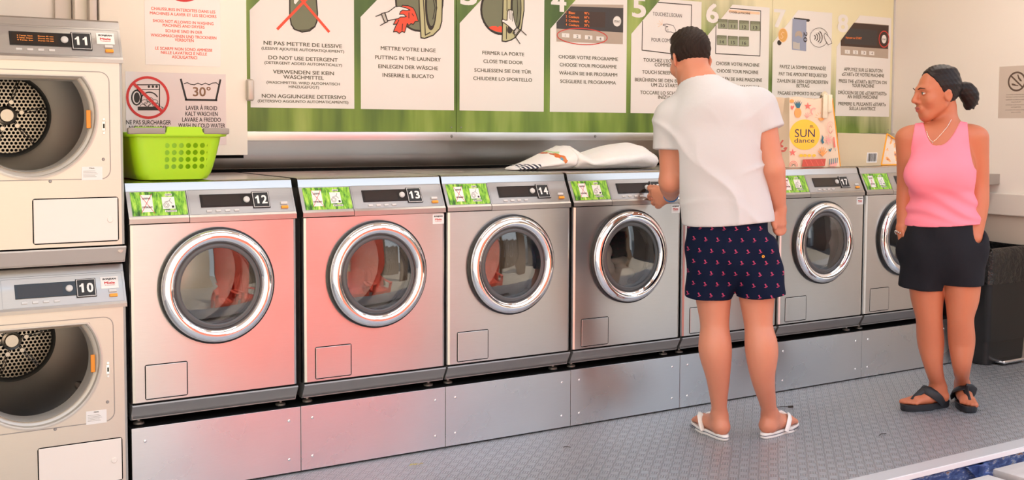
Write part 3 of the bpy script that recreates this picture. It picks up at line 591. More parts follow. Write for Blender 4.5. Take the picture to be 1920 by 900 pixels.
p.line(2, .005, (1234, 4.5), (1296.5, 9.5), (1294.5, 105), (1203.5, 94), (1204.5, 40)); lines(p, [("TOUCHEZ L'ECRAN", 1223.5, 1278, 25.5, 7), ('POUR COMMENCER', 1221, 1281, 74, 7)], .002, -.01, None, 7)
p.out(0, 7, .003, (1243, 46), (1250, 45), (1262, 48), (1266, 55), (1267, 63), (1258, 60), (1250, 60), (1247, 56), (1247, 52), (1252, 50), (1243, 48)); p.line(7, .002, (1247, 54), (1253, 55)); p.line(7, .002, (1248, 57.5), (1253, 58))
for a in (150, 190, 230, 270): p.line(14, .002, (1241, 46), (1241+9*math.cos(R(a)), 46+9*math.sin(R(a)))); 
p.build('picture', M['art'], posters[4], None, True)
p = Pic()   # machine choice, step 6
p.line(2, .005, (1368.5, 15.5), (1426, 20.5), (1424.5, 105), (1341.5, 100.5), (1342, 48)); p.fill(14, (1366, 18), (1424, 22.5), (1424, 27.5), (1366, 23)); lines(p, [('CHOISIR LA MACHINE', 1367, 1406, 22.5, 4)], .003, -.01, None, 7)
for i in range(7):
    x_ = (1344.5+20.6*i) if i < 4 else (1343.8+20.6*(i-4)); y_ = (36+1.3*i) if i < 4 else (66.5+1.2*(i-4)); x_ = max(x_, 1346 if i == 0 else 0)
    p.out(13, 1, .003, (x_, y_), (x_+17.5, y_+.8), (x_+17.5, y_+17.6), (x_, y_+17)); p.fill(1, (x_, y_), (x_+17.5, y_+.8), (x_+17.5, y_+6), (x_, y_+5.4)); lines(p, [('MACHINE', x_+2, x_+15.5, y_+3.2, 3)], .0012+.0002*p.k+.0003, 0, None, 13); lines(p, [(str(10+i), x_+5, x_+12.5, y_+11.8, 6)], .0012+.0002*p.k+.0003, .01, None, 7)
p.build('picture', M['art'], posters[5], None, True)
p = Pic()   # payment, step 7
p.fill(2, *el(1461, 80, 4, 5)); p.out(10, 14, .004, *el(1467.5, 66, 8.5, 13)); p.line(14, .003, (1463, 71), (1466, 72), (1468, 69), (1464, 64), (1467, 60), (1470, 62))
p.fill(2, (1488, 33), (1517, 36), (1518, 38.5), (1516, 41), (1488, 38)); p.fill(9, (1485.5, 35), (1511.5, 38), (1511, 96), (1484.5, 93)); p.fill(5, (1486, 78), (1499, 80), (1499, 93), (1486, 91)); p.fill(8, *el(1497, 66, 7, 8)); p.fill(9, *el(1496, 74, 6, 7))
q = at(1506, 66); p.text('20', (q.x, YP-.0012-.0002*p.k-.0004, q.z+.02), (0, 0, -1), (1, 0, 0), .06, .03, .01, 7)
p.line(7, .0025, *(el(1535, 70.5, 17, 18)+[(1552, 70.5)]))
for k_ in range(4): p.line(2, .005, *el(1522+k_*.5, 70, 6.3+k_*3.7, 5.5+k_*3.6, 8, -42, 42))
p.out(0, 7, .003, (1544, 66), (1546, 62), (1550, 66), (1556, 73), (1559, 81), (1552, 84), (1548, 78), (1545, 71)); p.build('picture', M['art'], posters[6], None, True)
p = Pic()   # start button photo, step 8
p.fill(8, (1601, 42), (1666, 47), (1665, 110), (1576, 103), (1576, 77)); p.fill(11, (1601, 43), (1666, 48), (1664.5, 92), (1576, 86), (1576, 76)); p.fill(7, (1594, 53), (1645, 57), (1644, 86), (1583, 82), (1583, 68)); p.fill(0, *el(1657, 73.5, 4.6, 8)); p.line(12, .006, *(el(1657, 73.5, 9.3, 15)+[(1666.3, 73.5)]))
lines(p, [('Appuyez sur START', 1584.5, 1615, 70, 4)], .0035, .01, None, 6); lines(p, [('START', 1653.4, 1660.6, 73.5, 3)], .0035, 0, None, 2)
for i in range(4):
    x_, y_ = 1583.5+i*15.2, 93.2+i*.9; p.fill(0, (x_, y_), (x_+9.5, y_+.7), (x_+9.5, y_+8), (x_, y_+7.2)); lines(p, [(str(i+1), x_+3.4, x_+6, y_+4, 4)], .005, 0, None, 2)
p.build('picture', M['art'], posters[7], None, True)
# left: white wall cabinet with its notices, beams behind the dryer
cb = thing('wall_cabinet', 'tall cream wall cabinet carrying the shoe and overload notices', 'cabinet', (.35, .72, 1.163))
MB().rbox(.070, .662, .72, .825, 1.163, HC-.002, .004).build('door', M['cab'], cb, 40, True)
MB().box(.085, .650, .74, .836, 1.150, 1.166).build('bottom_shadow', M['gap'], cb, None, True)  # black strip paints the shadow below the cabinet
q = atY(470, 167, .71); MB().rbox(.655, .688, .70, .745, q.z-.05, q.z+.042, .01, 3).build('hinge', M['kick2'], cb, 40, True)
MB().rbox(.035, .064, .73, .8, 1.2, HC-.002, .003).build('frame_post', M['kick2'], cb, 40, True)
struct(MB().rbox(-.01, .05, .78, YW, 1.1, HC, .003).build('trim_7', M['cab'])); struct(MB().rbox(-.075, -.012, .83, YW, 1.1, HC, .003).build('trim_8', M['kick2']))
YC = .7195
def atc(x, y): return atY(x, y, YC)
def paper(x0, x1, z0, z1, mat, label, name='notice'):
    o = thing(name, label, 'notice', ((x0+x1)/2, YC, z0)); MB().box(x0, x1, YC-.0008, YC, z0, z1).build('sheet', mat, o, None, True); return o
n1 = paper(.243, .549, 1.530, 1.90, M['sheet'], 'laminated notice with orange text forbidding shoes in machines')
l = lines(MB(), [('CHAUSSURES INTERDITES DANS LES', 283, 403.5, 15.5, 5.5), ('MACHINES A LAVER ET LES SECHOIRS', 281, 405.5, 24, 5.5), ('SHOES NOT ALLOWED IN WASHING', 286.5, 400, 38.5, 5.5), ('MACHINES AND DRYERS', 305, 383.5, 47, 5.5), ('SCHUHE SIND IN DER', 310, 379, 57.5, 5.5), ('WASCHMASCHINEN UND TROCKNERN', 282.5, 405.5, 65.5, 5.5), ('VERBOTEN', 327.5, 363, 74.5, 5.5), ('LE SCARPE NON SONO AMMESSE', 291, 398, 90, 5.5), ('NELLE LAVATRICI E NELLE', 301.5, 388, 98, 5.5), ('ASCIUGATRICI', 322, 369.5, 106.5, 5.5)], .0012, .016, atc)
l.build('lettering', M['ink_red'], n1, None, True)
rg = MB(); q = atc(343, -42)
def ring(mb, cx, cz, r0, r1, y, n=48):
    a, b = circ(cx, cz, r0, n), circ(cx, cz, r1, n); return mb.add([(u, y, v) for u, v in a+b], [(i, (i+1) % n, (i+1) % n+n, i+n) for i in range(n)])
ring(rg, q.x, q.z, .082, .098, YC-.0012).build('prohibition_ring', M['red'], n1, None, True)
n2 = paper(.164, .570, 1.2065, 1.500, M['sheet2'], 'laminated notice with overload and 30 degree cold wash symbols')
def AC(*q): return [(p.x, p.z) for p in (atc(*v) for v in q)]
l = lines(MB(), [('NE PAS SURCHARGER', 236.5, 320.5, 229, 8), ('NICHT ÜBERLADEN', 242, 315.5, 239.5, 8), ('LAVER À FROID', 348.5, 407, 202, 8), ('KALT WASCHEN', 347.5, 408, 213, 8), ('LAVARE A FREDDO', 341.5, 414, 224, 8), ('WASH IN COLD WATER', 334, 422, 235, 8)], .0012, .016, atc)
y1 = YC-.0012
for a, w_ in (([(339, 149), (349, 187)], .008), ([(413, 150), (405, 187)], .008), ([(348, 187), (406, 188)], .008), ([(345, 157), (351, 155), (357, 158), (364, 159), (371, 156), (378, 159), (385, 156), (392, 159), (398, 156), (405, 155), (410, 159)], .0035)): l.stroke(AC(*a), w_, y1)
l.stroke(AC((257, 159), (299, 159), (299, 206)), .004, y1).stroke(AC((257, 159), (257, 168), (299, 168)), .003, y1)
for x_ in (279, 286.5, 293.5): l.flat(AC(*el(x_, 162.5, 2.3, 2.5, 12)), y1)
l.stroke(AC(*el(256, 183, 9, 13.5, 24)+[(265, 183)]), .006, y1).flat(AC(*el(256.5, 183, 5.5, 10, 20)), y1)
l.stroke(AC(*el(280, 190, 17, 17, 18, 180, 330)), .005, y1).flat(AC((258, 200), (300, 200), (300, 207), (258, 207)), y1)
for cx_, cy_ in ((268, 200), (276, 195), (284, 199), (292, 197), (271, 191), (281, 187), (290, 191), (299, 203), (304, 206)): l.stroke(AC(*el(cx_, cy_, 6, 4.2, 12)+[(cx_+6, cy_)]), .002, y1)
l.build('lettering', M['ink_dark'], n2, None, True)
l = lines(MB(), [('30°', 361.5, 395, 171.5, 17)], .0012, .02, atc).build('temperature', plain('brown_ink', lin(132, 98, 74), .4), n2, None, True)
rg = MB(); q = atc(277.2, 183); ring(rg, q.x, q.z, .0755, .0855, YC-.002); a = R(-45); rg.stroke([(q.x-.079*math.cos(a), q.z-.079*math.sin(a)), (q.x+.079*math.cos(a), q.z+.079*math.sin(a))], .0115, YC-.0026)
rg.build('prohibition_ring', M['red'], n2, None, True)
# right wall notice, ledge, bin
XS = XR-.0008
n3 = thing('notice', 'small grey notice with crossed out shoes on the right wall', 'notice', (XR, .0, 1.353)); MB().box(XS, XR, -.115, .1, 1.353, 1.648).build('sheet', plain('grey_sheet', (.62, .54, .47), .35), n3, None, True)
def YZ(mb): return mb.xf(Matrix.Translation((XS-.0005, 0, 0)) @ Matrix(((0, 1, 0, 0), (-1, 0, 0, 0), (0, 0, 1, 0), (0, 0, 0, 1))))
l = MB(); ring(l, .012, 1.56, .046, .056, -.0); a = R(-42); l.stroke([(.012-.05*math.cos(a), 1.56-.05*math.sin(a)), (.012+.05*math.cos(a), 1.56+.05*math.sin(a))], .009, -.0004)
l.flat([(.014, 1.597), (.02, 1.600), (.026, 1.585), (.042, 1.566), (.044, 1.559), (.032, 1.561), (.02, 1.576)], 0).flat([(-.02, 1.55), (-.008, 1.549), (.01, 1.541), (.024, 1.539), (.022, 1.534), (0, 1.536), (-.018, 1.54)], 0)
for i, s_ in enumerate(('CHAUSSURES INTERDITES DANS LES', 'MACHINES A LAVER ET LES SECHOIRS', 'SHOES NOT ALLOWED IN WASHING', 'MACHINES', 'SCHUHE SIND IN DER WASCHMASCHINEN', 'UND TROCKNERN VERBOTEN', 'LE SCARPE NON SONO AMMESSE', 'NELLE LAVATRICI')): l.text(s_, (.012, 0, 1.484-i*.013-(i//2)*.003), X, Z, .13 if i not in (3, 5, 7) else .06, .005, .0, align='C')
YZ(l).build('lettering', plain('brown_print', lin(96, 78, 66), .5), n3, None, True)
lg = thing('worktop', 'grey steel worktop end jutting out beside the right wall behind the woman', 'worktop', (4.6, .1, 1.0))
MB().rbox(4.285, XR-.002, .075, .8, .975, 1.034, .002).build('top', M['steel_lid'], lg, 40, True)
MB().rbox(4.285, 4.45, .16, .8, .25, .975, .002).build('end_panel', M['kick'], lg, 40, True)
# ---------------------------------------------------------------- people (one continuous body surface from a signed distance field)
class SDF:
    def __init__(s, lo, hi, h):
        s.lo = np.array(lo, np.float32); s.h = h; s.n = np.ceil((np.array(hi)-s.lo)/h).astype(int)+1
        s.ax = [(s.lo[i]+h*np.arange(s.n[i])).astype(np.float32) for i in range(3)]; s.d = np.full(s.n, .3, np.float32)
    def win(s, lo, hi):
        a = np.clip(np.floor((np.array(lo)-s.lo)/s.h).astype(int), 0, s.n-1); b = np.clip(np.ceil((np.array(hi)-s.lo)/s.h).astype(int)+1, 1, s.n)
        sl = tuple(slice(p, q) for p, q in zip(a, b)); return sl, np.meshgrid(*[s.ax[i][sl[i]] for i in range(3)], indexing='ij', sparse=True)
    def put(s, sl, v, k, sub=False):
        a = s.d[sl]
        if sub: v = -v; hh = np.maximum(k-np.abs(a-v), 0)/k; s.d[sl] = np.maximum(a, v)+hh*hh*k*.25
        else: hh = np.maximum(k-np.abs(a-v), 0)/k; s.d[sl] = np.minimum(a, v)-hh*hh*k*.25
        return s
    def cone(s, a, b, ra, rb, k=.02, nrm=None, f=1., sub=False):
        a, b = np.array(a, float), np.array(b, float); r = max(ra, rb)*max(1, 1)+k+.05; sl, (x, y, z) = s.win(np.minimum(a, b)-r, np.maximum(a, b)+r)
        ab = b-a; L = ab@ab+1e-12; px, py_, pz_ = x-a[0], y-a[1], z-a[2]
        t = np.clip((px*ab[0]+py_*ab[1]+pz_*ab[2])/L, 0, 1); qx, qy, qz = px-t*ab[0], py_-t*ab[1], pz_-t*ab[2]; q2 = qx*qx+qy*qy+qz*qz
        if nrm is not None:
            n = np.array(nrm, float); n /= np.linalg.norm(n); dn = qx*n[0]+qy*n[1]+qz*n[2]; q2 = q2+dn*dn*(1/f**2-1)
        v = np.sqrt(np.maximum(q2, 0))-(ra+(rb-ra)*t)
        if nrm is not None: v = v*(f+1)/2
        return s.put(sl, v.astype(np.float32), k, sub)
    def chain(s, pts, rs, k=.02, sub_=10, **kw):          # limb: spline through the joints, then one blend into the body
        Q = np.array([list(p)+[r] for p, r in zip(pts, rs)], float); m_ = [Q[0]]
        for i in range(len(Q)-1):
            p0, p1, p2, p3 = Q[max(i-1, 0)], Q[i], Q[i+1], Q[min(i+2, len(Q)-1)]
            for j in range(1, sub_+1): t = j/sub_; m_.append(.5*(2*p1+(p2-p0)*t+(2*p0-5*p1+4*p2-p3)*t*t+(3*p1-3*p2+p3-p0)*t**3))
        old = s.d; s.d = np.full(s.n, .3, np.float32)
        for u, v in zip(m_[:-1], m_[1:]): s.cone(u[:3], v[:3], u[3], v[3], .0015, **kw)
        new = s.d; s.d = old; lo = np.minimum.reduce([q[:3]-q[3] for q in m_])-.08; hi = np.maximum.reduce([q[:3]+q[3] for q in m_])+.08
        sl, _g = s.win(lo, hi); return s.put(sl, new[sl], k)
    def ell(s, c, r, B=None, k=.02, sub=False):
        c = np.array(c, float); r = np.array(r, float); m_ = max(r)+k+.05; sl, (x, y, z) = s.win(c-m_, c+m_); px, py_, pz_ = x-c[0], y-c[1], z-c[2]
        B = np.eye(3) if B is None else np.array(B, float); k0 = 0; k1 = 0
        for i in range(3): e = px*B[i][0]+py_*B[i][1]+pz_*B[i][2]; k0 = k0+(e/r[i])**2; k1 = k1+(e/r[i]**2)**2
        k0 = np.sqrt(k0); v = k0*(k0-1)/np.maximum(np.sqrt(k1), 1e-6); return s.put(sl, v.astype(np.float32), k, sub)
    def grid(s): return np.meshgrid(*s.ax, indexing='ij', sparse=True)
    def cut(s, fn, k=.0): x, y, z = s.grid(); v = fn(x, y, z).astype(np.float32); s.d = np.maximum(s.d, v); return s
    def mesh(s, name, mat, parent=None, colfn=None):
        d = s.d; n = d.shape; ins = d < 0; c = np.zeros(tuple(q-1 for q in n), np.int8)
        for i in (0, 1):
            for j in (0, 1):
                for k in (0, 1): c += ins[i:n[0]-1+i, j:n[1]-1+j, k:n[2]-1+k]
        idx = np.argwhere((c > 0) & (c < 8)); vm = np.full(c.shape, -1, np.int32); vm[tuple(idx.T)] = np.arange(len(idx))
        co_ = [(i, j, k) for i in (0, 1) for j in (0, 1) for k in (0, 1)]; val = np.stack([d[tuple((idx+q).T)] for q in co_], 1)
        acc = np.zeros((len(idx), 3)); cnt = np.zeros(len(idx))
        for p in range(8):
            for q in range(p+1, 8):
                if sum(abs(u-v) for u, v in zip(co_[p], co_[q])) == 1:
                    m_ = (val[:, p] < 0) != (val[:, q] < 0); t = val[:, p]/(val[:, p]-val[:, q]+1e-12)
                    pt = np.array(co_[p])+t[:, None]*(np.array(co_[q])-np.array(co_[p])); acc[m_] += pt[m_]; cnt[m_] += 1
        V = s.lo+s.h*(idx+acc/cnt[:, None]); Fs = []
        for a in range(3):
            b, e = (a+1) % 3, (a+2) % 3; sl0 = [slice(None)]*3; sl1 = [slice(None)]*3; sl0[a] = slice(0, -1); sl1[a] = slice(1, None)
            A, B = ins[tuple(sl0)], ins[tuple(sl1)]; g = np.argwhere(A != B); g = g[(g[:, b] > 0) & (g[:, e] > 0) & (g[:, b] < n[b]-1) & (g[:, e] < n[e]-1)]
            q = []
            for ob, oe in ((1, 1), (0, 1), (0, 0), (1, 0)): w_ = g.copy(); w_[:, b] -= ob; w_[:, e] -= oe; q.append(vm[tuple(w_.T)])
            q = np.stack(q, 1); fl = A[tuple(g.T)]; q[~fl] = q[~fl][:, ::-1]; Fs.append(q)
        Fs = np.concatenate(Fs); me = bpy.data.meshes.new(name); me.from_pydata(V.tolist(), [], Fs.tolist()); me.update(); me.materials.append(mat)
        me.polygons.foreach_set('use_smooth', [True]*len(me.polygons))
        if colfn is not None:
            at_ = me.color_attributes.new('tone', 'FLOAT_COLOR', 'POINT'); cc = np.ones((len(V), 4), np.float32); cc[:, :3] = colfn(V)[:, None] if colfn(V).ndim == 1 else colfn(V); at_.data.foreach_set('color', cc.ravel())
        o = bpy.data.objects.new(name, me); COL.objects.link(o)
        if parent is not None: o.parent = parent
        return o
def skin(name, c, c2):
    t = NT(name); n = t.noise(t.obj(), 22., 4.); n2 = t.noise(t.obj(), 5., 2.)
    t.set(Base_Color=t.mix(t.math('ADD', t.math('MULTIPLY', n, .4), t.math('MULTIPLY', n2, .6)), c, c2), Roughness=.45, Subsurface_Weight=.06, Subsurface_Scale=.02, Subsurface_Radius=(1., .35, .2)); return t.m
def cloth(name, c, rough=.85, sc=60, st=.15):
    t = NT(name); n = t.noise(t.obj(), sc, 3.); t.set(Base_Color=c, Roughness=rough, Specular_IOR_Level=.2); t.bump(n, st, .003); return t.m
M['skin_m'] = skin('tanned_skin', lin(194, 124, 96), lin(210, 142, 112)); M['skin_w'] = skin('deep_tanned_skin', lin(184, 106, 74), lin(202, 124, 88))
M['hair_m'] = NT('dark_brown_hair'); _n = M['hair_m'].noise(M['hair_m'].map(M['hair_m'].obj(), (60, 60, 12)), 4., 3.); M['hair_m'].set(Base_Color=M['hair_m'].mix(_n, (.008, .005, .004), (.035, .02, .014)), Roughness=.6, Specular_IOR_Level=.2); M['hair_m'].bump(_n, .6, .006); M['hair_m'] = M['hair_m'].m
M['hair_w'] = NT('black_brown_hair'); _n = M['hair_w'].noise(M['hair_w'].map(M['hair_w'].obj(), (14, 60, 60)), 4., 3.); M['hair_w'].set(Base_Color=M['hair_w'].mix(_n, (.006, .004, .004), (.02, .011, .009)), Roughness=.42, Specular_IOR_Level=.28); M['hair_w'].bump(_n, .4, .004); M['hair_w'] = M['hair_w'].m
M['tee'] = cloth('white_cotton', (.60, .59, .585)); M['tank'] = cloth('pink_cotton', lin(250, 140, 158), .8); M['blackcloth'] = cloth('black_linen', (.012, .012, .016), .8)
class Frame:                                             # person frame: x to the image right, y away from the camera, z up
    def __init__(s, ox, oy):
        s.az = math.atan2(ox-CAM.x, oy-CAM.y); s.o = Vector((ox, oy, 0)); s.ex = Vector((math.cos(s.az), -math.sin(s.az), 0)); s.ey = Vector((math.sin(s.az), math.cos(s.az), 0))
    def loc(s, wv): q = wv-s.o; return np.array((q.dot(s.ex), q.dot(s.ey), q.z))
    def __call__(s, x, y, dy=0.): d = ray(x, y); return s.loc(CAM+d*((dy-(CAM-s.o).dot(s.ey))/d.dot(s.ey)))
    def ground(s, x, y, z=0.): return s.loc(atZ(x, y, z))
def basis(f, u=(0, 0, 1)):                               # rows: right, forward, up of a head or foot
    f = np.array(f, float); f /= np.linalg.norm(f); r = np.cross(f, np.array(u, float)); r /= np.linalg.norm(r); u = np.cross(r, f); return np.stack([r, f, u])
def head(s, c, B, male, k=.012):
    P = lambda r, f, u: c+B.T @ np.array((r, f, u))
    s.ell(P(0, -.012, .030), (.074, .094, .086), B, .02); s.ell(P(0, .030, -.026), (.057, .060, .078), B, .03)
    s.cone(P(-.010, .060, -.096), P(.010, .060, -.096), .018, .018, .03)
    for q in (-1, 1):
        s.cone(P(q*.050, -.006, -.052), P(q*.014, .056, -.092), .012, .015, .03); s.ell(P(q*.040, .060, -.028), (.024, .020, .022), B, .03)
        s.cone(P(q*.012, .086, .020), P(q*.046, .070, .020), .011, .010, .02); s.cone(P(q*.012, .096, -.036), P(q*.012, .088, -.036), .0085, .008, .008)
        s.ell(P(q*.032, .098, .002), (.016, .014, .010), B, .014, sub=True)
        s.ell(P(q*.076, -.012, -.012), (.007, .018, .029), basis(B[1]+q*.35*B[0]*-1, B[2]), .008); s.ell(P(q*.084, -.008, -.012), (.006, .010, .017), B, .005, sub=True)
    s.cone(P(0, .090, .016), P(0, .112, -.028), .009, .0125, .012); s.ell(P(0, .088, -.066), (.026, .012, .016), B, .016)
    s.cone(P(-.018, .1005, -.0655), P(.018, .1005, -.0655), .0025, .0025, .006, sub=True)
    return P
def hand(s, wr, kn, pts, rs, k=.010):                    # wrist, four knuckles, finger joint chains, thumb chain last
    for q in kn: s.cone(wr, q, .021, .0125, .016)
    for p in pts: s.chain(p, [rs, rs*.95, rs*.85, rs*.75][:len(p)], k)
# ---- the man
fm = Frame(2.28, -.52)
man = thing('person', 'man in white T-shirt and navy patterned shorts, back turned, pressing a washer panel', 'person', fm.o, -fm.az)
J = fm
body = SDF((-.45, -.3, -.005), (.32, .52, 1.78), .0055)
hc = J(1294, 110, .07); hB = basis((-.42, .86, -.30))
FWDm = (0, 1, 0)
torso = [(J(1368, 452, 0), .150), (J(1363, 400, .0), .148), (J(1352, 335, .0), .150), (J(1338, 268, .01), .168), (J(1330, 226, .02), .146)]
sh = {'l': J(1259, 224, .03), 'r': J(1424, 204, .0)}
elb = {'l': J(1257, 340, .03), 'r': J(1450, 316, -.02)}
wri = {'l': J(1258, 367, .255), 'r': J(1461, 392, .06)}
def torso_sdf(s, e=0., k=.05):
    s.chain([p for p, r in torso], [r+e for p, r in torso], k, nrm=FWDm, f=.66)
    s.cone(sh['l']+np.array((.03, 0, .005)), sh['r']+np.array((-.03, 0, .005)), .068+e, .068+e, .06, nrm=FWDm, f=.85)
    s.ell(J(1300, 240, -.055), (.075, .045, .10), None, .05); s.ell(J(1378, 232, -.06), (.075, .045, .10), None, .05)
    s.cone(J(1334, 200, -.01), J(1312, 160, .02), .085+e, .062+e, .06)
torso_sdf(body)
body.cone(J(1322, 178, .0), J(1302, 128, .035), .064, .060, .04)
head(body, hc, hB, True)
leg = {'l': [(J(1334, 468, 0), .084), (J(1337, 545, .0), .075), (J(1340, 608, -.008), .0585), (J(1341, 655, -.026), .067), (J(1346, 705, -.012), .049), (J(1352, 750, .0), .033), (J(1354, 785, .005), .029)],
       'r': [(J(1410, 468, 0), .084), (J(1418, 545, .0), .074), (J(1422, 608, -.008), .057), (J(1428, 655, -.026), .066), (J(1430, 705, -.012), .049), (J(1432, 745, .0), .034), (J(1433, 775, .005), .030)]}
FT = {}
def set_ankle(lg, H, dr):                                # ankle over the heel, shin running straight down to it
    an = H+dr*.028+np.array((0, 0, .092)); lg[-1] = (an, lg[-1][1]); p2, r2 = lg[-3]; lg[-2] = (p2*.33+an*.67+np.array((0, 0, .0)), lg[-2][1])
for q, hx, tx in (('l', (1359, 826), (1311, 800)), ('r', (1432, 822), (1488, 800))):
    H, T = J.ground(*hx), J.ground(*tx); dr = (T-H)/np.linalg.norm(T-H); H = H+dr*.02; L = .245
    set_ankle(leg[q], H, dr); body.chain([p for p, r in leg[q]], [r for p, r in leg[q]], .008); T = H+dr*L; FT[q] = (H, dr); an = leg[q][-1][0]; zf = .024
    up = lambda t_, z_, sd=0.: H+dr*t_*L+np.array((-dr[1], dr[0], 0))*sd+np.array((0, 0, zf+z_))
    body.cone(an, up(.035, .030), .029, .030, .01); body.cone(up(.05, .024), up(.04, .024), .031, .031, .01); body.cone(an, up(.42, .030), .029, .027, .03); body.cone(up(.1, .022), up(.68, .018), .032, .036, .03, nrm=(0, 0, 1), f=.75)
    for i, (sd, ln, rr) in enumerate(((.03, .98, .0135), (.013, .97, .0105), (-.003, .93, .0098), (-.018, .88, .0092), (-.031, .82, .0088))):
        sg = 1 if q == 'r' else -1; body.cone(up(.70, .018, sd*sg*.8), up(ln, .010, sd*sg), rr*1.25, rr, .008)
    sd_ = MB(); n = 36; o_ = []
    for i in range(n):
        a = 2*math.pi*i/n; cx_, sy_ = math.cos(a), math.sin(a); wd = .047 if cx_ > 0 else .036; wd = wd*(1-.12*max(0, -cx_)); px_ = .125+.139*(abs(cx_)**.85)*(1 if cx_ > 0 else -1); o_.append((px_, wd*(abs(sy_)**.75)*(1 if sy_ > 0 else -1)))
    lv = [(.97, .001), (1.0, .005), (1.0, .011), (.985, .0118), (.985, .0138), (1.0, .0146), (1.0, .021), (.97, .0245), (.90, .023)]
    vs = []
    for sc_, z_ in lv:
        for a, b in o_: v = H+dr*(.125+(a-.125)*sc_-.02)+np.array((-dr[1], dr[0], 0))*b*sc_; vs.append((v[0], v[1], z_))
    fs = [(k*n+i, k*n+(i+1) % n, (k+1)*n+(i+1) % n, (k+1)*n+i) for k in range(len(lv)-1) for i in range(n)]+[tuple(range(n)), tuple(range((len(lv)-1)*n, len(lv)*n))]
    FT[q+'s'] = (vs, fs, o_, n)
for q in 'lr':
    e_ = np.array((0, .0, 0)); body.chain([sh[q], (sh[q]+elb[q])/2+e_, elb[q]], [.062, .050, .042], .03)
body.chain([elb['l'], elb['l']*.6+wri['l']*.4, wri['l']], [.046, .045, .027], .02)
body.chain([elb['r'], elb['r']*.62+wri['r']*.38, wri['r']], [.042, .0415, .0265], .02)
# left hand reaching the machine panel
kn = [J(1226, 358, .30), J(1228, 367, .30), J(1233, 376, .295), J(1240, 382, .285)]
fg = [[kn[0], J(1219, 356, .33), J(1217, 351, .345), J(1219, 349, .36)], [kn[1], J(1218, 366, .33), J(1218, 372, .35), J(1224, 374, .355)], [kn[2], J(1224, 379, .325), J(1227, 383, .34), J(1233, 382, .34)], [kn[3], J(1232, 387, .31), J(1236, 388, .325), J(1240, 385, .325)],
      [J(1245, 358, .27), J(1232, 351, .31), J(1222, 350, .345)]]
hand(body, wri['l'], kn, fg, .0098)
kr = [J(1453, 417, .035), J(1459, 420, .05), J(1465, 420, .065), J(1469, 417, .08)]
fr_ = [[kr[0], J(1453, 432, .045), J(1459, 438, .06), J(1462, 432, .07)], [kr[1], J(1459, 434, .06), J(1464, 438, .075), J(1465, 431, .08)], [kr[2], J(1466, 433, .075), J(1469, 436, .085), J(1468, 429, .09)], [kr[3], J(1470, 429, .09), J(1471, 431, .095), J(1469, 425, .1)],
       [J(1452, 402, .03), J(1449, 416, .02), J(1453, 428, .022)]]
hand(body, wri['r'], kr, fr_, .0095)
bo = body.mesh('body', M['skin_m'], man)
# hair: cap over the skull, faded towards the nape
hr = SDF(hc-.15, hc+.16, .004); P = lambda r, f, u: hc+hB.T @ np.array((r, f, u))
hr.ell(P(0, -.014, .034), (.0795, .100, .092), hB, .01); hr.ell(P(0, .03, .10), (.058, .075, .028), hB, .03); hr.ell(P(.01, .06, .112), (.03, .03, .014), hB, .02)
def hairline(x, y, z):
    q = [(x-hc[0])*hB[i][0]+(y-hc[1])*hB[i][1]+(z-hc[2])*hB[i][2] for i in range(3)]
    return np.maximum(-(q[2]+.050)+np.maximum(q[1]+.01, 0)*.85-.004*np.sin(q[0]*160), -(q[2]+.062)+.0*q[0])
x, y, z = hr.grid(); hr.d = hr.d+(.0014*np.sin(x*330+9*np.sin(z*40))*np.clip((z-hc[2])*14+.6, 0, 1)).astype(np.float32)
hr.cut(hairline); hr.mesh('hair', M['hair_m'], man)
# T-shirt
sh_ = SDF((-.45, -.3, .78), (.32, .3, 1.62), .006)
torso_sdf(sh_, .014, .05)
sh_.chain([J(1345, 300, -.01), J(1358, 370, -.005), J(1365, 415, -.0)], [.165, .168, .178], .05, nrm=FWDm, f=.70)
sl_l = J(1254, 282, .02); sl_r = J(1442, 246, -.01)
sh_.cone(sh['l'], sl_l, .072, .066, .04); sh_.cone(sh['r'], sl_r, .072, .066, .04)
x, y, z = sh_.grid(); zz = z
cr_ = lambda p, w_: np.clip(1-np.abs(np.mod(p, 1)-.5)*w_, 0, 1)**2
n1 = .12*np.sin(11*x+5*zz)+.1*np.sin(17*zz-6*x)
fold = (-.020*cr_(3.1*(x+.55*zz)+n1, 5)*np.clip((1.27-zz)*4, 0, 1)-.016*cr_(7.*zz+1.6*x+2*n1, 4)*np.clip((1.02-zz)*6, 0, 1)-.016*cr_(4.2*(zz-.75*x)+n1, 6)*np.clip((zz-1.0)*5, 0, 1)*np.clip((1.40-zz)*8, 0, 1)*np.clip((x+.02)*9, 0, 1)-.014*cr_(4.5*(zz+.9*x)+n1, 6)*np.clip((zz-1.1)*5, 0, 1)*np.clip((1.38-zz)*8, 0, 1)*np.clip((-.05-x)*9, 0, 1))
sh_.d = (sh_.d+fold).astype(np.float32)
hem = J(1365, 418, 0)[2]; tl = sl_l-sh['l']; tl /= np.linalg.norm(tl); tr_ = sl_r-sh['r']; tr_ /= np.linalg.norm(tr_); nb = J(1314, 152, .03); nd = np.array((-.22, .30, 1.)); nd /= np.linalg.norm(nd)
def teecut(x, y, z):
    v = hem+.012*np.sin(9*x)+.01*x*0-z
    a = np.where(x < J(1275, 280)[0], (x-sl_l[0])*tl[0]+(y-sl_l[1])*tl[1]+(z-sl_l[2])*tl[2], -1.); b = np.where((x > J(1428, 250)[0]) & (z > J(1440, 282)[2]), (x-sl_r[0])*tr_[0]+(y-sl_r[1])*tr_[1]+(z-sl_r[2])*tr_[2], -1.)
    c = (x-nb[0])*nd[0]+(y-nb[1])*nd[1]+(z-nb[2])*nd[2]; return np.maximum(np.maximum(v, c), np.maximum(a, b))
sh_.cut(teecut); sh_.mesh('t_shirt', M['tee'], man)
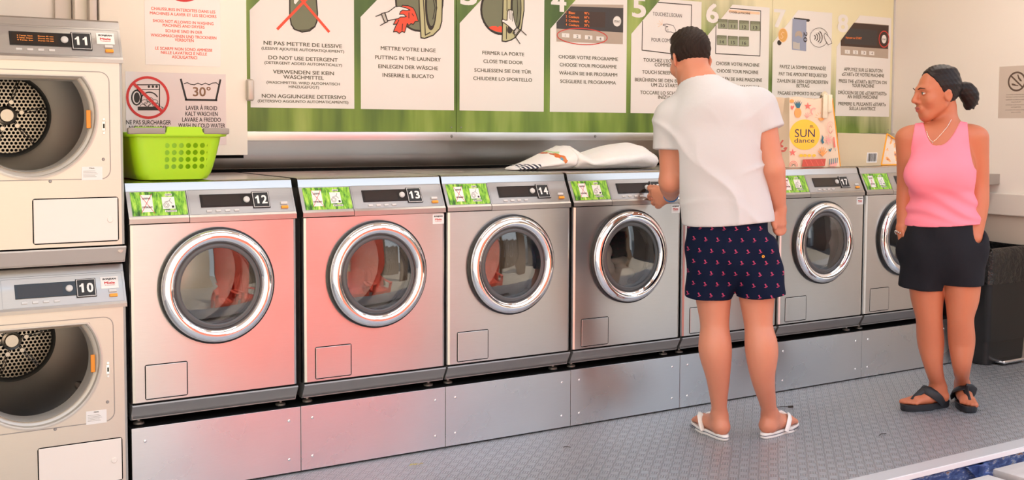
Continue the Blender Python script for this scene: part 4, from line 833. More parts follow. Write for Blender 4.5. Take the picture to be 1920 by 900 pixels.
# shorts with small red bird print
sm = SDF((-.25, -.25, .55), (.3, .25, 1.0), .006)
sm.chain([J(1366, 400, 0), J(1366, 440, 0), J(1368, 470, 0)], [.158, .166, .168], .05, nrm=FWDm, f=.72)
sm.chain([J(1336, 470, 0), J(1330, 535, .0), J(1328, 575, .0)], [.105, .096, .093], .03); sm.chain([J(1412, 470, 0), J(1425, 535, 0), J(1429, 575, 0)], [.102, .100, .102], .006)
x, y, z = sm.grid(); sm.d = (sm.d+.005*np.sin(34*x+22*z)*np.sin(17*z+2)+.003*np.sin(70*x-30*z)).astype(np.float32)
hl, hrr = J(1328, 558, 0)[2], J(1425, 556, 0)[2]; xm = J(1376, 540)[0]
sm.cut(lambda x, y, z: np.maximum(np.where(x < xm, hl+.06*(x-J(1328, 558)[0])*-.3-z, hrr+.18*(x-J(1425, 556)[0])*-.0+.13*np.maximum(x-J(1425, 556)[0], 0)-z), z-J(1366, 405)[2]))
t = NT('navy_shorts_print'); o = t.obj(); s_ = t.n('SeparateXYZ', {0: o}); gx = t.math('MULTIPLY', s_.outputs[0], 21.); gz = t.math('MULTIPLY', s_.outputs[2], 22.); rw = t.math('FLOOR', gz)
fx = t.math('SUBTRACT', t.math('FRACT', t.math('ADD', gx, t.math('MULTIPLY', rw, .5))), .5); fz = t.math('SUBTRACT', t.math('FRACT', gz), .5)
def blob(ax_, az_, rx, rz): return t.math('LESS_THAN', t.math('ADD', t.math('POWER', t.math('DIVIDE', t.math('SUBTRACT', fx, ax_), rx), 2.), t.math('POWER', t.math('DIVIDE', t.math('SUBTRACT', fz, az_), rz), 2.)), 1.)
mk = t.math('MAXIMUM', t.math('MAXIMUM', blob(-.03, .13, .07, .06), blob(.02, .02, .05, .09)), t.math('MAXIMUM', blob(.10, -.05, .08, .035), blob(-.02, -.14, .10, .03)))
mk = t.math('MULTIPLY', mk, .85); n = t.noise(o, 50., 2.)
t.set(Base_Color=t.mix(mk, (.003, .0075, .027), (.5, .06, .14)), Roughness=.8, Specular_IOR_Level=.15); t.bump(n, .15, .003); sm.mesh('shorts', t.m, man)
MB().lathe([(.002, -.002), (.0045, -.003), (.006, 0)], (0, 0, 0), 'y', 14).xf(Matrix.Translation(J(1431, 481, -.115))).build('eyelet', M['orange'], man, 50)
# wristband and flip-flops
ax_ = (elb['l']-wri['l']); ax_ /= np.linalg.norm(ax_); cw = wri['l']+ax_*.02
B3 = basis(ax_); MB().lathe([(.029, -.008), (.0338, -.008), (.0338, .008), (.029, .008)], (0, 0, 0), 'y', 28, close=True).xf(Matrix.Translation(cw) @ Matrix(B3.T.tolist()).to_4x4()).build('wristband', plain('blue_band', lin(30, 130, 200), .4), man, 40)
M['foam'] = plain('white_foam', (.80, .77, .72), .6)
for q in 'lr':
    vs, fs, o_, n = FT[q+'s']; H, dr = FT[q]; sd = np.array((-dr[1], dr[0], 0)); ff = MB().add(vs, fs).build('flip_flop', M['foam'], man, 50)
    W3 = lambda a, b, z_: tuple(H+dr*a+sd*b+np.array((0, 0, z_)))
    st = MB()
    for g in (-1, 1): st.tube([W3(.085, .046*g, .016), W3(.10, .047*g, .040), W3(.125, .040*g, .066), W3(.155, .02*g, .072), W3(.185, .0, .055)], [.012, .013, .013, .012, .008], 10, flat=.45)
    st.tube([W3(.185, 0, .058), W3(.193, 0, .022)], .005, 8); st.build('strap', M['foam'], ff, 50)
    ln = MB(); k_ = len(o_)
    pts = [W3(.125+(a-.125)*.992-.02, b*.992, .0128) for a, b in o_]; ln.tube(pts, .0014, 6, closed=True)
    for g in (-1, 1):
        tx = MB(); tx.text('crocs', (0, 0, 0), X, Z, .05, .0125, .02); o0 = Vector(W3(.150, g*.0480, .0075)); d0 = Vector(W3(.215, g*.0435, .0075))-o0; d0.normalize()
        if g == 1: o0 = Vector(W3(.200, .0470, .0075)); d0 = -d0 if False else (Vector(W3(.150, .0492, .0075))-o0).normalized()
        tx.v = [tuple(o0+d0*v[0]+Vector((0, 0, v[2]))) for v in tx.v]; ln.add(tx.v, tx.f)
    ln.build('navy_trim', plain('navy_trim', (.02, .03, .08), .5) if q == 'l' else bpy.data.materials['navy_trim'], ff)
# ---- the woman
fw_ = Frame(3.46, -.672); J = fw_
wom = thing('person', 'woman in pink tank top and black shorts, hands in pockets, looking left', 'person', fw_.o, -fw_.az)
body = SDF((-.32, -.35, -.005), (.30, .30, 1.66), .0052)
hc = J(1757, 175, .0); hB = basis((-.86, -.50, -.06)); FW = np.array((-.22, -1, 0)); FW /= np.linalg.norm(FW)
torso = [(J(1765, 470, 0), .165), (J(1765, 425, 0), .150), (J(1765, 380, 0), .126), (J(1763, 330, .0), .130), (J(1764, 296, .004), .134), (J(1766, 270, .012), .100)]
sh = {'l': J(1705, 255, -.01), 'r': J(1826, 254, .02)}
def torso_w(s, e=0., k=.05):
    s.chain([p for p, r in torso], [r+e for p, r in torso], k, nrm=FW, f=.70)
    s.cone(sh['l']+np.array((.025, 0, 0)), sh['r']+np.array((-.025, 0, 0)), .052+e, .052+e, .05, nrm=FW, f=.9)
    for px_, dx_ in ((1728, -.105), (1786, -.085)): s.ell(J(px_, 328, dx_+.012), (.072+e*.5, .062+e*.5, .074+e*.5), None, .085)
torso_w(body)
body.cone(J(1770, 254, .012), J(1776, 238, .02), .056, .047, .04); body.cone(J(1777, 243, .02), J(1774, 200, .028), .047, .045, .02)
Ph = head(body, hc, hB, False)
leg = {'l': [(J(1738, 480, 0), .092), (J(1738, 550, -.01), .0735), (J(1742, 595, -.012), .058), (J(1745, 640, .012), .0585), (J(1750, 685, .008), .041), (J(1755, 725, .0), .034), (J(1757, 742, 0), .032)],
       'r': [(J(1800, 480, 0), .092), (J(1804, 550, -.01), .0755), (J(1801, 595, -.018), .057), (J(1803, 640, .008), .0575), (J(1803, 685, .0), .040), (J(1803, 715, -.03), .031), (J(1804, 728, -.05), .029)]}
for q, hx, tx in (('l', (1768, 762), (1704, 769)), ('r', (1801, 752), (1823, 781))):
    H, T = J.ground(*hx), J.ground(*tx); dr = (T-H)/np.linalg.norm(T-H); L = .222; set_ankle(leg[q], H, dr); body.chain([p for p, r in leg[q]], [r for p, r in leg[q]], .006); FT[q] = (H, dr, L); an = leg[q][-1][0]; zf = .026
    up = lambda t_, z_, sd=0.: H+dr*t_*L+np.array((-dr[1], dr[0], 0))*sd+np.array((0, 0, zf+z_))
    body.cone(an, up(.045, .026), .028, .029, .01); body.cone(an, up(.42, .030), .027, .026, .03); body.cone(up(.08, .022), up(.66, .017), .029, .034, .03, nrm=(0, 0, 1), f=.75)
    for i, (sd, ln, rr) in enumerate(((.028, .97, .0125), (.012, .96, .0095), (-.003, .92, .009), (-.017, .87, .0085), (-.029, .81, .008))):
        sg = -1 if q == 'r' else 1; body.cone(up(.68, .017, -sd*sg*.8), up(ln, .009, -sd*sg), rr*1.25, rr, .008)
ar = {'l': [(sh['l']+np.array((-.012, 0, -.01)), .050), (J(1699, 295, .0), .042), (J(1697, 345, .02), .036), (J(1695, 385, .015), .034), (J(1693, 425, .0), .026)],
      'r': [(sh['r']+np.array((.012, 0, -.01)), .052), (J(1834, 300, .03), .046), (J(1837, 345, .035), .040), (J(1837, 385, .015), .038), (J(1833, 425, -.02), .029), (J(1829, 448, -.035), .026)]}
for q in 'lr': body.chain([p for p, r in ar[q]], [r for p, r in ar[q]], .025)
# hands: the backs of both hands go down into the pockets
wl, wr = J(1692, 428, .0), J(1828, 448, -.04)
kn = [J(1690, 452, -.02), J(1693, 454, -.005), J(1696, 454, .01), J(1699, 452, .025)]; hand(body, wl, kn, [[k_, k_+np.array((.004, 0, -.035)), k_+np.array((.012, 0, -.06))] for k_ in kn]+[[J(1694, 436, -.03), J(1697, 452, -.045), J(1700, 462, -.045)]], .0085)
kn = [J(1818, 474, -.06), J(1822, 477, -.05), J(1826, 477, -.035), J(1830, 474, -.02)]; hand(body, wr, kn, [[k_, k_+np.array((-.008, 0, -.035)), k_+np.array((-.016, .01, -.06))] for k_ in kn]+[[J(1818, 458, -.07), J(1811, 474, -.075), J(1808, 484, -.07)]], .0085)
body.mesh('body', M['skin_w'], wom)
# face
M['eye'] = plain('eye_white', (.72, .68, .64), .2); M['iris'] = plain('grey_green_iris', (.10, .11, .08), .2); M['lip'] = plain('lips', lin(176, 92, 84), .4); M['brow'] = plain('eyebrow', (.045, .022, .014), .7)
hm = Matrix.Translation(hc) @ Matrix(hB.T.tolist()).to_4x4()
for q in (-1, 1):
    e_ = MB().lathe([(.0113*math.sin(a), .0113*math.cos(a)) for a in np.linspace(.001, math.pi-.001, 14)], (q*.032, .0785, .003), 'y', 20).xf(hm).build('eye', M['eye'], wom, 80)
    MB().lathe([(.0055, .0104), (.004, .0112), (.0001, .0116)], (q*.032, .0785, .003), 'y', 16).xf(hm).build('iris', M['iris'], e_, 80)
    sp_ = [(.0124*math.sin(a), .0124*math.cos(a)) for a in np.linspace(.05, math.pi-.05, 12)]
    MB().lathe(sp_, (q*.032, .0785, .003), 'x', 10, a0=R(26), a1=R(150)).lathe(sp_, (q*.032, .0785, .003), 'x', 8, a0=R(-150), a1=R(-24)).xf(hm).build('eyelid', M['skin_w'], wom, 60)
    MB().tube([(q*.015, .099, .0215), (q*.03, .097, .0275), (q*.048, .083, .0235)], [.0028, .0030, .0014], 8, flat=.7).xf(hm).build('eyebrow', M['brow'], wom, 60)
    MB().tube([(q*.021, .0855, .006), (q*.032, .0905, .0088), (q*.043, .0848, .0062)], [.0008, .0013, .0008], 6).xf(hm).build('eyelash', M['brow'], wom, 60)
MB().tube([(-.021, .0925, -.0635), (-.010, .0995, -.0605), (0, .1005, -.0615), (.010, .0995, -.0605), (.021, .0925, -.0635)], [.001, .0045, .004, .0045, .001], 8).tube([(-.020, .0925, -.0665), (0, .1, -.072), (.020, .0925, -.0665)], [.001, .0058, .001], 8).xf(hm).build('lips', M['lip'], wom, 60)
# hair pulled back into a tail
hr = SDF(hc-.17, hc+.2, .004)
hr.ell(Ph(0, -.016, .034), (.0795, .098, .092), hB, .01); hr.ell(Ph(0, -.03, .095), (.05, .06, .02), hB, .03)
def hl(x, y, z):
    q = [(x-hc[0])*hB[i][0]+(y-hc[1])*hB[i][1]+(z-hc[2])*hB[i][2] for i in range(3)]
    a = q[1]-.052+.55*np.maximum(.085-q[2], 0)*1.0; return np.where(q[2] > -.005, np.maximum(a-.0*q[2], -.1), np.maximum(q[1]+.040+.2*q[2], -(q[2]+.055)))
hr.cut(hl)
tail = [Ph(0, -.105, .012), Ph(.0, -.128, .012), Ph(.0, -.150, -.006), Ph(.0, -.160, -.036), Ph(.005, -.152, -.066)]
hr.chain(tail, [.018, .034, .042, .036, .018], .015); hr.cone(tail[3], Ph(.005, -.178, -.075), .02, .006, .01); hr.cone(tail[2], Ph(.0, -.196, -.060), .016, .003, .01)
x, y, z = hr.grid(); hr.d = hr.d+(.0014*np.sin(z*260+x*160)*np.sin(x*190)).astype(np.float32); hr.mesh('hair', M['hair_w'], wom)
MB().lathe([(.0205, -.006), (.024, 0), (.0205, .006)], (0, -.108, .012), 'y', 20).xf(hm).build('hair_tie', M['black'], wom, 60)
# tank top
tk = SDF((-.3, -.32, .82), (.28, .26, 1.5), .0045)
torso_w(tk, .008, .05)
tk.chain([J(1766, 385, 0), J(1766, 408, 0), J(1766, 424, 0)], [.139, .153, .160], .03, nrm=FW, f=.78)
x, y, z = tk.grid(); zb, zw = J(1760, 345)[2], J(1760, 372)[2]
fold = (0.007*np.sin(85*z+10*x+4*np.sin(11*x))*np.clip((zb-z)*9, 0, 1)*np.clip((z-J(1760, 415)[2])*30, 0, 1)+.0025*np.sin(45*z-35*x)*np.clip((z-zb)*5, 0, 1)); tk.d = (tk.d+fold).astype(np.float32)
hem = J(1760, 421)[2]; cx = J(1757, 240)[0]; zn = J(1757, 273)[2]; xl, xr_ = J(1716, 250)[0], J(1809, 250)[0]; za = J(1700, 300)[2]
zt_, zs = J(1715, 230)[2], J(1760, 318)[2]
def tankcut(x, y, z):
    v = hem+.005*np.sin(12*x)-z+.03*(x-cx)
    u = np.clip((z-zn)/(zt_-zn), 0, 1.6)**.42; dx = x-cx-.008*u; nk = np.minimum(z-zn-np.maximum(y, 0)*1.2+.0, np.where(dx < 0, .066, .084)*u-np.abs(dx))
    k_ = np.clip((z-za)/(zt_-za), 0, 1.3); al = np.minimum(z-za, J(1696, 300)[0]+(J(1716, 230)[0]-J(1696, 300)[0])*k_**.4-x)
    k2 = np.clip((z-zs)/(zt_-zs), 0, 1.3); ar_ = np.minimum(z-zs, x-(J(1836, 318)[0]+(J(1814, 230)[0]-J(1836, 318)[0])*k2**.35))
    return np.maximum(np.maximum(v, nk), np.maximum(al, ar_))
tk.cut(tankcut); tk.mesh('tank_top', M['tank'], wom)
# shorts with side pockets
sm = SDF((-.32, -.3, .5), (.3, .3, .96), .006)
sm.chain([J(1766, 400, 0), J(1766, 425, 0), J(1766, 445, 0), J(1766, 470, 0)], [.138, .146, .168, .178], .02, nrm=FW, f=.76)
sm.chain([J(1736, 468, 0), J(1730, 520, -.005), J(1728, 560, -.008)], [.108, .100, .096], .03); sm.chain([J(1800, 468, 0), J(1804, 520, -.005), J(1804, 560, -.008)], [.108, .096, .090], .03)
sm.ell(J(1695, 462, .0), (.036, .05, .06), None, .04); sm.ell(J(1833, 465, -.0), (.036, .05, .07), None, .04)
x, y, z = sm.grid(); sm.d = (sm.d+.004*np.sin(40*x+14*z)+.003*np.sin(24*z-60*x)*np.sin(9*z)).astype(np.float32)
h1, h2 = J(1728, 541)[2], J(1803, 533)[2]; xm = J(1770, 530)[0]; pk = J(1829, 440, -.04); pl_ = J(1690, 432, 0)
sm.cut(lambda x, y, z: np.maximum(np.where(x < xm, h1-.10*np.minimum(x-J(1728, 541)[0], 0)*-1*-1-z, h2-z), z-J(1766, 412)[2]))
sm.cone(J(1838, 418, -.05), J(1829, 452, -.055), .034, .022, .012, sub=True); sm.cone(J(1690, 418, -.01), J(1690, 438, -.01), .032, .022, .012, sub=True)
sm.mesh('shorts', M['blackcloth'], wom)
# beaded bracelet, necklace, thong sandals
br = MB(); ax_ = ar['l'][3][0]-ar['l'][4][0]; B3 = basis(ax_); cw = J(1692, 436, .0)
for i in range(22):
    a = 2*math.pi*i/22; p = cw+B3.T @ np.array((.031*math.cos(a), .006*math.sin(3*a), .031*math.sin(a))); br.lathe([(0, -.0045), (.0032, -.0032), (.0045, 0), (.0032, .0032), (0, .0045)], p, 'z', 8)
br.build('beaded_bracelet', plain('silver_beads', (.75, .7, .62), .2, 1.), wom, 60)
def onbody(px_, py_):                                    # first point of the skin along the sight line
    a = J(px_, py_, -.3); b = J(px_, py_, .2)
    for t_ in np.linspace(0, 1, 400):
        p = a+(b-a)*t_; i = np.round((p-body.lo)/body.h).astype(int)
        if (i >= 0).all() and (i < body.n).all() and body.d[tuple(i)] < .0015: return p
    return (a+b)/2
_nk = ((1737, 246), (1738, 249), (1740, 255), (1744, 262), (1749, 266), (1756, 261), (1766, 250), (1776, 238), (1784, 224))
nk = [onbody(np.interp(s_, range(9), [q[0] for q in _nk]), np.interp(s_, range(9), [q[1] for q in _nk]))+np.array((0, -.0015, 0)) for s_ in np.linspace(0, 8, 49)]
ne = MB().tube(nk, .0011, 6).build('necklace', plain('silver_chain', (.82, .76, .68), .2, 1.), wom, 60)
MB().lathe([(0, -.006), (.005, 0), (0, .006)], nk[24]+np.array((0, -.003, -.006)), 'z', 12).build('pendant', bpy.data.materials['silver_chain'], ne, 60)
M['eva'] = plain('black_foam', (.012, .013, .016), .5)
for q in 'lr':
    H, dr, L = FT[q]; sd = np.array((-dr[1], dr[0], 0)); n = 36; o_ = []
    for i in range(n):
        a = 2*math.pi*i/n; c_, s_ = math.cos(a), math.sin(a); wd = .047 if c_ > 0 else .036; o_.append((.104+.132*(abs(c_)**.85)*(1 if c_ > 0 else -1), wd*(abs(s_)**.75)*(1 if s_ > 0 else -1)))
    vs = []; lv = [(.97, .001), (1., .005), (1., .018), (1.02, .024), (1.02, .030), (.95, .031), (.9, .0265)]
    for sc_, z_ in lv:
        for a, b in o_: v = H+dr*(.104+(a-.104)*sc_)+sd*b*sc_; vs.append((v[0], v[1], z_))
    so_ = MB().add(vs, [(k*n+i, k*n+(i+1) % n, (k+1)*n+(i+1) % n, (k+1)*n+i) for k in range(len(lv)-1) for i in range(n)]+[tuple(range(n)), tuple(range((len(lv)-1)*n, len(lv)*n))]).build('sandal', M['eva'], wom, 50)
    W3 = lambda a, b, z_: tuple(H+dr*a+sd*b+np.array((0, 0, z_)))
    st = MB()
    for g in (-1, 1): st.tube([W3(.035, .040*g, .024), W3(.055, .045*g, .046), W3(.085, .042*g, .070), W3(.105, .022*g, .086), W3(.112, 0, .090)], [.016, .019, .021, .022, .020], 10, flat=.35)
    st.tube([W3(.108, 0, .089), W3(.135, 0, .077), W3(.160, .002, .062), W3(.178, .004, .046), W3(.186, .005, .028)], [.018, .014, .013, .014, .008], 10, flat=.45); st.build('strap', M['eva'], so_, 50)
# ---------------------------------------------------------------- things standing on the machines
LZ = 1.0922
def loft(loops, cap0=True, cap1=True, closed=True):
    n = len(loops[0]); mb = MB(); vs = [p for l in loops for p in l]
    fs = [(k*n+i, k*n+(i+1) % n, (k+1)*n+(i+1) % n, (k+1)*n+i) for k in range(len(loops)-1) for i in range(n)]
    if cap0: fs.append(tuple(range(n)))
    if cap1: fs.append(tuple(range((len(loops)-1)*n, len(loops)*n)))
    return mb.add(vs, fs)
# green laundry basket
bk = thing('laundry_basket', 'lime green plastic laundry basket with grey grips on machine 12', 'basket', (.18, .23, LZ))
t = NT('lime_plastic'); o = t.obj(); s_ = t.n('SeparateXYZ', {0: o}); p_ = .0245
du = t.math('SUBTRACT', t.math('FRACT', t.math('DIVIDE', s_.outputs[0], p_)), .5); dv = t.math('SUBTRACT', t.math('FRACT', t.math('DIVIDE', t.math('ADD', s_.outputs[2], .012), p_)), .5)
hole = t.math('LESS_THAN', t.math('SQRT', t.math('ADD', t.math('MULTIPLY', du, du), t.math('MULTIPLY', dv, dv))), .36)
win_ = t.math('MULTIPLY', t.math('MULTIPLY', t.math('LESS_THAN', t.math('ABSOLUTE', t.math('SUBTRACT', s_.outputs[0], .03)), p_*3.), t.math('GREATER_THAN', s_.outputs[2], p_*1.5)), t.math('LESS_THAN', s_.outputs[2], p_*5.5))
win_ = t.math('MULTIPLY', win_, t.math('LESS_THAN', s_.outputs[1], 0.))
t.set(Base_Color=lin(166, 216, 26), Roughness=.35, Subsurface_Weight=.15, Subsurface_Scale=.02, Alpha=t.math('SUBTRACT', 1., t.math('MULTIPLY', hole, win_))); M['lime'] = t.m
M['lime2'] = plain('lime_rim', lin(166, 216, 26), .35); M['grip'] = plain('grey_grip', lin(150, 142, 134), .5)
def bl(x0, x1, y0, y1, r, z): return [(a, b, z) for a, b in rrect(x0, x1, y0, y1, r, 6)]
def lerp(a, b, k): return a+(b-a)*k
def sec(k, inset=0.): return bl(lerp(-.125, -.165, k)+inset, lerp(.122, .168, k)-inset, lerp(-.175, -.205, k)+inset, lerp(.175, .205, k)-inset, lerp(.05, .045, k), 0)
def secz(k, z, inset=0.): return [(a, b, z) for a, b, c in sec(k, inset)]
H_ = .158
outs = [secz(0, .002, .012), secz(.02, .004, .003)]+[secz((i/8)**.7*.9, .006+i/8*H_) for i in range(1, 9)]
ins = [secz((i/8)**.7*.9, .008+i/8*H_, .003) for i in range(8, 0, -1)]+[secz(.02, .009, .006), secz(0, .007, .015)]
loft(outs+ins).build('tub', M['lime'], bk, 50)
rm = [secz(.9, H_-.006, -.001), secz(1., H_-.004, -.008), secz(1., H_+.004, -.012), secz(1., H_+.010, -.010), secz(.95, H_+.010, .004), secz(.9, H_-.002, .004)]
loft(rm, False, False).build('rim', M['lime2'], bk, 50)
for x0, x1 in ((-.172, -.047), (.085, .176)): MB().rbox(x0, x1, -.219, -.195, H_+.004, H_+.026, .005, 3).build('grip', M['grip'], bk, 50)
MB().prism([(-.047, H_), (-.040, H_+.030), (.076, H_+.030), (.085, H_)], -.217, -.198, 'y').build('handle', M['lime2'], bk, 50)
MB().prism([(-.06, H_), (-.05, H_+.030), (.05, H_+.030), (.06, H_)], .198, .217, 'y').build('handle', M['lime2'], bk, 50)
# white carrier bag lying down
bg_ = thing('carrier_bag', 'crumpled white carrier bag lying across machines 14 and 15', 'bag', (2.1, .33, LZ))
t = NT('white_bag_plastic'); o = t.n('NewGeometry').outputs['Position']; s_ = t.n('SeparateXYZ', {0: o}); n = t.noise(o, 26., 3.)
stripe = t.math('GREATER_THAN', t.math('SINE', t.math('MULTIPLY', t.math('ADD', s_.outputs[0], t.math('MULTIPLY', s_.outputs[2], .6)), 330.)), -.15)
tail_ = t.math('MULTIPLY', t.math('LESS_THAN', t.math('ABSOLUTE', t.math('SUBTRACT', s_.outputs[0], 1.805)), .045), t.math('LESS_THAN', s_.outputs[2], 1.122))
def spot(cx, cz, r): return t.math('LESS_THAN', t.math('ADD', t.math('ABSOLUTE', t.math('SUBTRACT', s_.outputs[0], cx)), t.math('ADD', t.math('ABSOLUTE', t.math('SUBTRACT', s_.outputs[2], cz)), t.math('MULTIPLY', t.math('SUBTRACT', n, .5), .04))), r)
c = t.mix(t.math('MULTIPLY', stripe, tail_), (.84, .82, .81), (.015, .02, .06))
for cx, cz, r, col in ((1.948, 1.175, .016, (.45, .65, .35)), (1.944, 1.155, .018, lin(214, 110, 50)), (1.958, 1.138, .018, lin(210, 120, 60)), (1.93, 1.168, .008, lin(190, 90, 40)), (1.945, 1.143, .009, lin(90, 150, 180)), (1.955, 1.193, .008, lin(220, 130, 170))): c = t.mix(spot(cx, cz, r), c, col)
t.set(Base_Color=c, Roughness=.42, Subsurface_Weight=.1, Subsurface_Scale=.03); t.bump(t.noise(t.map(o, (1, 1, 1)), 45., 4., .6), .3, .01); M['bagwhite'] = t.m
def bagloft(st, yc, seed):
    rnd = random.Random(seed); loops = []
    for X_, h, yw, lean in st:
        l = []
        for i in range(28):
            a = 2*math.pi*i/28; c_, s_ = math.cos(a), math.sin(a); e = .75
            yy = yw*(abs(c_)**e)*(1 if c_ > 0 else -1); zz = h*.5+h*.5*(abs(s_)**.8)*(1 if s_ > 0 else -1); k = rnd.uniform(-1, 1)*.007
            l.append((X_+lean*(zz/max(h, .01))+k, yc+yy*(1-.35*max(0, s_))+k+.012*math.sin(X_*70+i)*(abs(s_) > .3)*.5, LZ+.0015+max(0, zz+(k if zz > .01 else 0))))
        loops.append(l)
    return loft(loops)
def stx(pts, yc): return [(atY(x, 300, yc).x, max(.004, atY(x, y, yc).z-LZ), w_, ln) for x, y, w_, ln in pts]
for nm, P_, sd in (('bag_mouth', ((952, 315.5, .05, 0), (968, 311, .06, 0), (985, 306, .08, 0), (1000, 297, .10, 0), (1018, 288, .12, 0), (1035, 281, .13, 0), (1049, 275, .14, .004), (1054, 272, .14, .006)), 3), ('bag_body', ((1051, 271, .14, .0), (1057, 274, .145, 0), (1066, 281, .15, 0), (1078, 291, .15, 0), (1090, 290, .15, 0), (1110, 284, .155, 0), (1130, 277, .16, 0), (1150, 271, .16, 0), (1168, 269, .16, 0), (1183, 270, .155, 0), (1195, 277, .15, 0), (1204, 283, .13, 0), (1207, 287, .11, 0)), 5)):
    ob = bagloft(stx(P_, .36), .36, sd).build(nm, M['bagwhite'], bg_, 60, True); ss = ob.modifiers.new('s', 'SUBSURF'); ss.levels = ss.render_levels = 2
# upright printed tote
M['tote'] = cloth('cream_bag', lin(238, 216, 190), .7, 90, .1); M['piping'] = plain('orange_piping', lin(248, 168, 40), .6)
tc_ = thing('tote_bag', 'cream tote bag with a yellow sun print standing on machine 17', 'tote bag', (3.32, .15, LZ))
FY = .085
def fl(x, y): p = atY(x, y, FY); return (p.x, p.z)
bl_, br_, tr2, tl2 = fl(1480, 317), fl(1575, 314), fl(1560, 183), fl(1480, 183)
b = MB(); nx, nz = 14, 12
def tp(u, v, back):
    x0, x1 = lerp(bl_[0], tl2[0], v), lerp(br_[0], tr2[0], v); z_ = lerp(LZ+.001, tl2[1], v)+(.006*math.sin(u*9) if v == 1 else 0)
    return (lerp(x0, x1, u), FY+(.0 if not back else .17-.05*v)+.004*math.sin(7*u+5*v)*(1 if 0 < v < 1 else 0)*(1 if 0 < u < 1 else 0)*0, z_)
for bk_ in (0, 1): b.add([tp(i/nx, j/nz, bk_) for j in range(nz+1) for i in range(nx+1)], [(j*(nx+1)+i, j*(nx+1)+i+1, (j+1)*(nx+1)+i+1, (j+1)*(nx+1)+i) for j in range(nz) for i in range(nx)])
for u in (0, 1):
    vs = []
    for j in range(nz+1):
        f_, k_ = tp(u, j/nz, 0), tp(u, j/nz, 1); mid = ((f_[0]+k_[0])/2+(.03 if u == 0 else -.03)*(j/nz), (f_[1]+k_[1])/2, f_[2]); vs += [f_, mid, k_]
    b.add(vs, [(j*3+q, j*3+q+1, j*3+q+4, j*3+q+3) for j in range(nz) for q in (0, 1)])
b.add([tp(0, 0, 0), tp(1, 0, 0), tp(1, 0, 1), tp(0, 0, 1)], [(0, 1, 2, 3)])
b.build('bag', M['tote'], tc_, 40, True)
pp = MB()
for u, bk_ in ((1, 0), (0, 1), (1, 1)): pp.tube([Vector(tp(u, j/10, bk_))+Vector((.002 if u else -.002, 0, .0025 if j == 0 else 0)) for j in range(11)], .0032, 8)
pp.build('piping', M['piping'], tc_, 60, True)
hs = MB()
q0, q1 = fl(1541, 178), fl(1556, 222)
hs.rbox(q0[0], q0[0]+.032, FY-.012, FY-.006, q1[1], q0[1]+.004, .002).rbox(q0[0]+.034, q0[0]+.062, FY-.014, FY-.006, q1[1]+.03, q0[1]+.002, .002).tube([(q0[0]+.015, FY-.01, q0[1]), (q0[0]+.03, FY+.02, q0[1]+.012), (q0[0]+.05, FY+.05, q0[1]-.01)], .014, 8, flat=.25)
hs.build('handle', plain('cream_webbing', lin(236, 224, 198), .7), tc_, 50, True)
TA = [plain('print_cream', lin(240, 226, 205), .7), plain('print_sun', lin(250, 205, 70), .7), plain('print_indigo', lin(62, 44, 92), .7), plain('print_teal', lin(58, 118, 138), .7), plain('print_coral', lin(238, 122, 112), .7), plain('print_apricot', lin(246, 170, 96), .7), plain('print_pink', lin(244, 176, 168), .7), plain('print_rust', lin(206, 92, 76), .7), plain('print_black', lin(40, 36, 44), .7)]
class Art(MB):
    def __init__(s): super().__init__(); s.k = 0
    def y(s): s.k += 1; return FY-.0008-.00015*s.k
    def fi(s, c, *q): return s.flat([fl(*p) for p in q], s.y(), c)
    def l(s, c, w_, *q): return s.stroke([fl(*p) for p in q], w_, s.y(), c)
def star(cx, cy, r, r2=.42, n=5, rot=-90): return [(cx+(r if i % 2 == 0 else r*r2)*math.cos(R(rot+180*i/n)), cy+(r if i % 2 == 0 else r*r2)*math.sin(R(rot+180*i/n))) for i in range(2*n)]
A = Art()
A.fi(1, *el(1508.5, 252.5, 28.5, 28.5, 40))
p0, p1 = fl(1490, 257), fl(1527.5, 257); A.text('SUN', (p0[0], A.y(), p0[1]), X, Z, p1[0]-p0[0], .040, -.012, 2)
p0, p1 = fl(1489, 267.5), fl(1526.5, 267.5); A.text('dance', (p0[0], A.y(), p0[1]), X, Z, p1[0]-p0[0], .024, -.008, 2)
p0 = fl(1518, 237.5); A.text('dm', (p0[0], A.y(), p0[1]), X, Z, .022, .009, .01, 2, .3); A.l(7, .002, (1518, 239.5), (1526, 238.8))
A.fi(5, *el(1495.5, 211.5, 6.7, 9.5)); 
for a in (-38, -20, 0, 20, 38): A.fi(3, (1493.5, 202.5), (1496+13*math.sin(R(a))-.5, 202-15*math.cos(R(a))), (1498.5, 202.5))
A.fi(4, *star(1514, 199, 7.5, .34)); A.fi(4, *star(1485.5, 286, 7.5, .34)); A.fi(5, *el(1484, 189.5, 4, 3.2)); A.fi(4, (1485, 206), (1481.5, 200), (1483, 197.5), (1485, 199.5), (1487, 197.5), (1488.5, 200))
for a in range(-60, 61, 30): A.l(6, .003, (1513, 220), (1513+7*math.sin(R(a)), 220-9*math.cos(R(a))))
A.l(6, .007, *el(1525, 209, 5, 6, 10, 120, 300)); A.fi(5, *el(1539, 221, 5.5, 5.5, 14, 0, 180))
for a in range(180, 361, 30): A.l(5, .002, (1537+6.5*math.cos(R(a)), 220+6.5*math.sin(R(a))), (1537+10*math.cos(R(a)), 220+10*math.sin(R(a))))
A.fi(3, (1540, 253), (1543, 258), (1542, 263), (1544, 267), (1541, 270), (1538, 264), (1540, 259))
for a in range(0, 360, 45): A.l(6, .005, (1552, 262), (1552+7.5*math.cos(R(a)), 262+9*math.sin(R(a))))
A.fi(4, (1560.5, 257), (1562.5, 257), (1565, 276), (1562, 277)); A.l(3, .002, (1563.5, 277), (1564.5, 283)); A.fi(3, (1555, 285), (1551.5, 281), (1553, 279), (1555, 280.5), (1556, 277.5), (1558, 279))
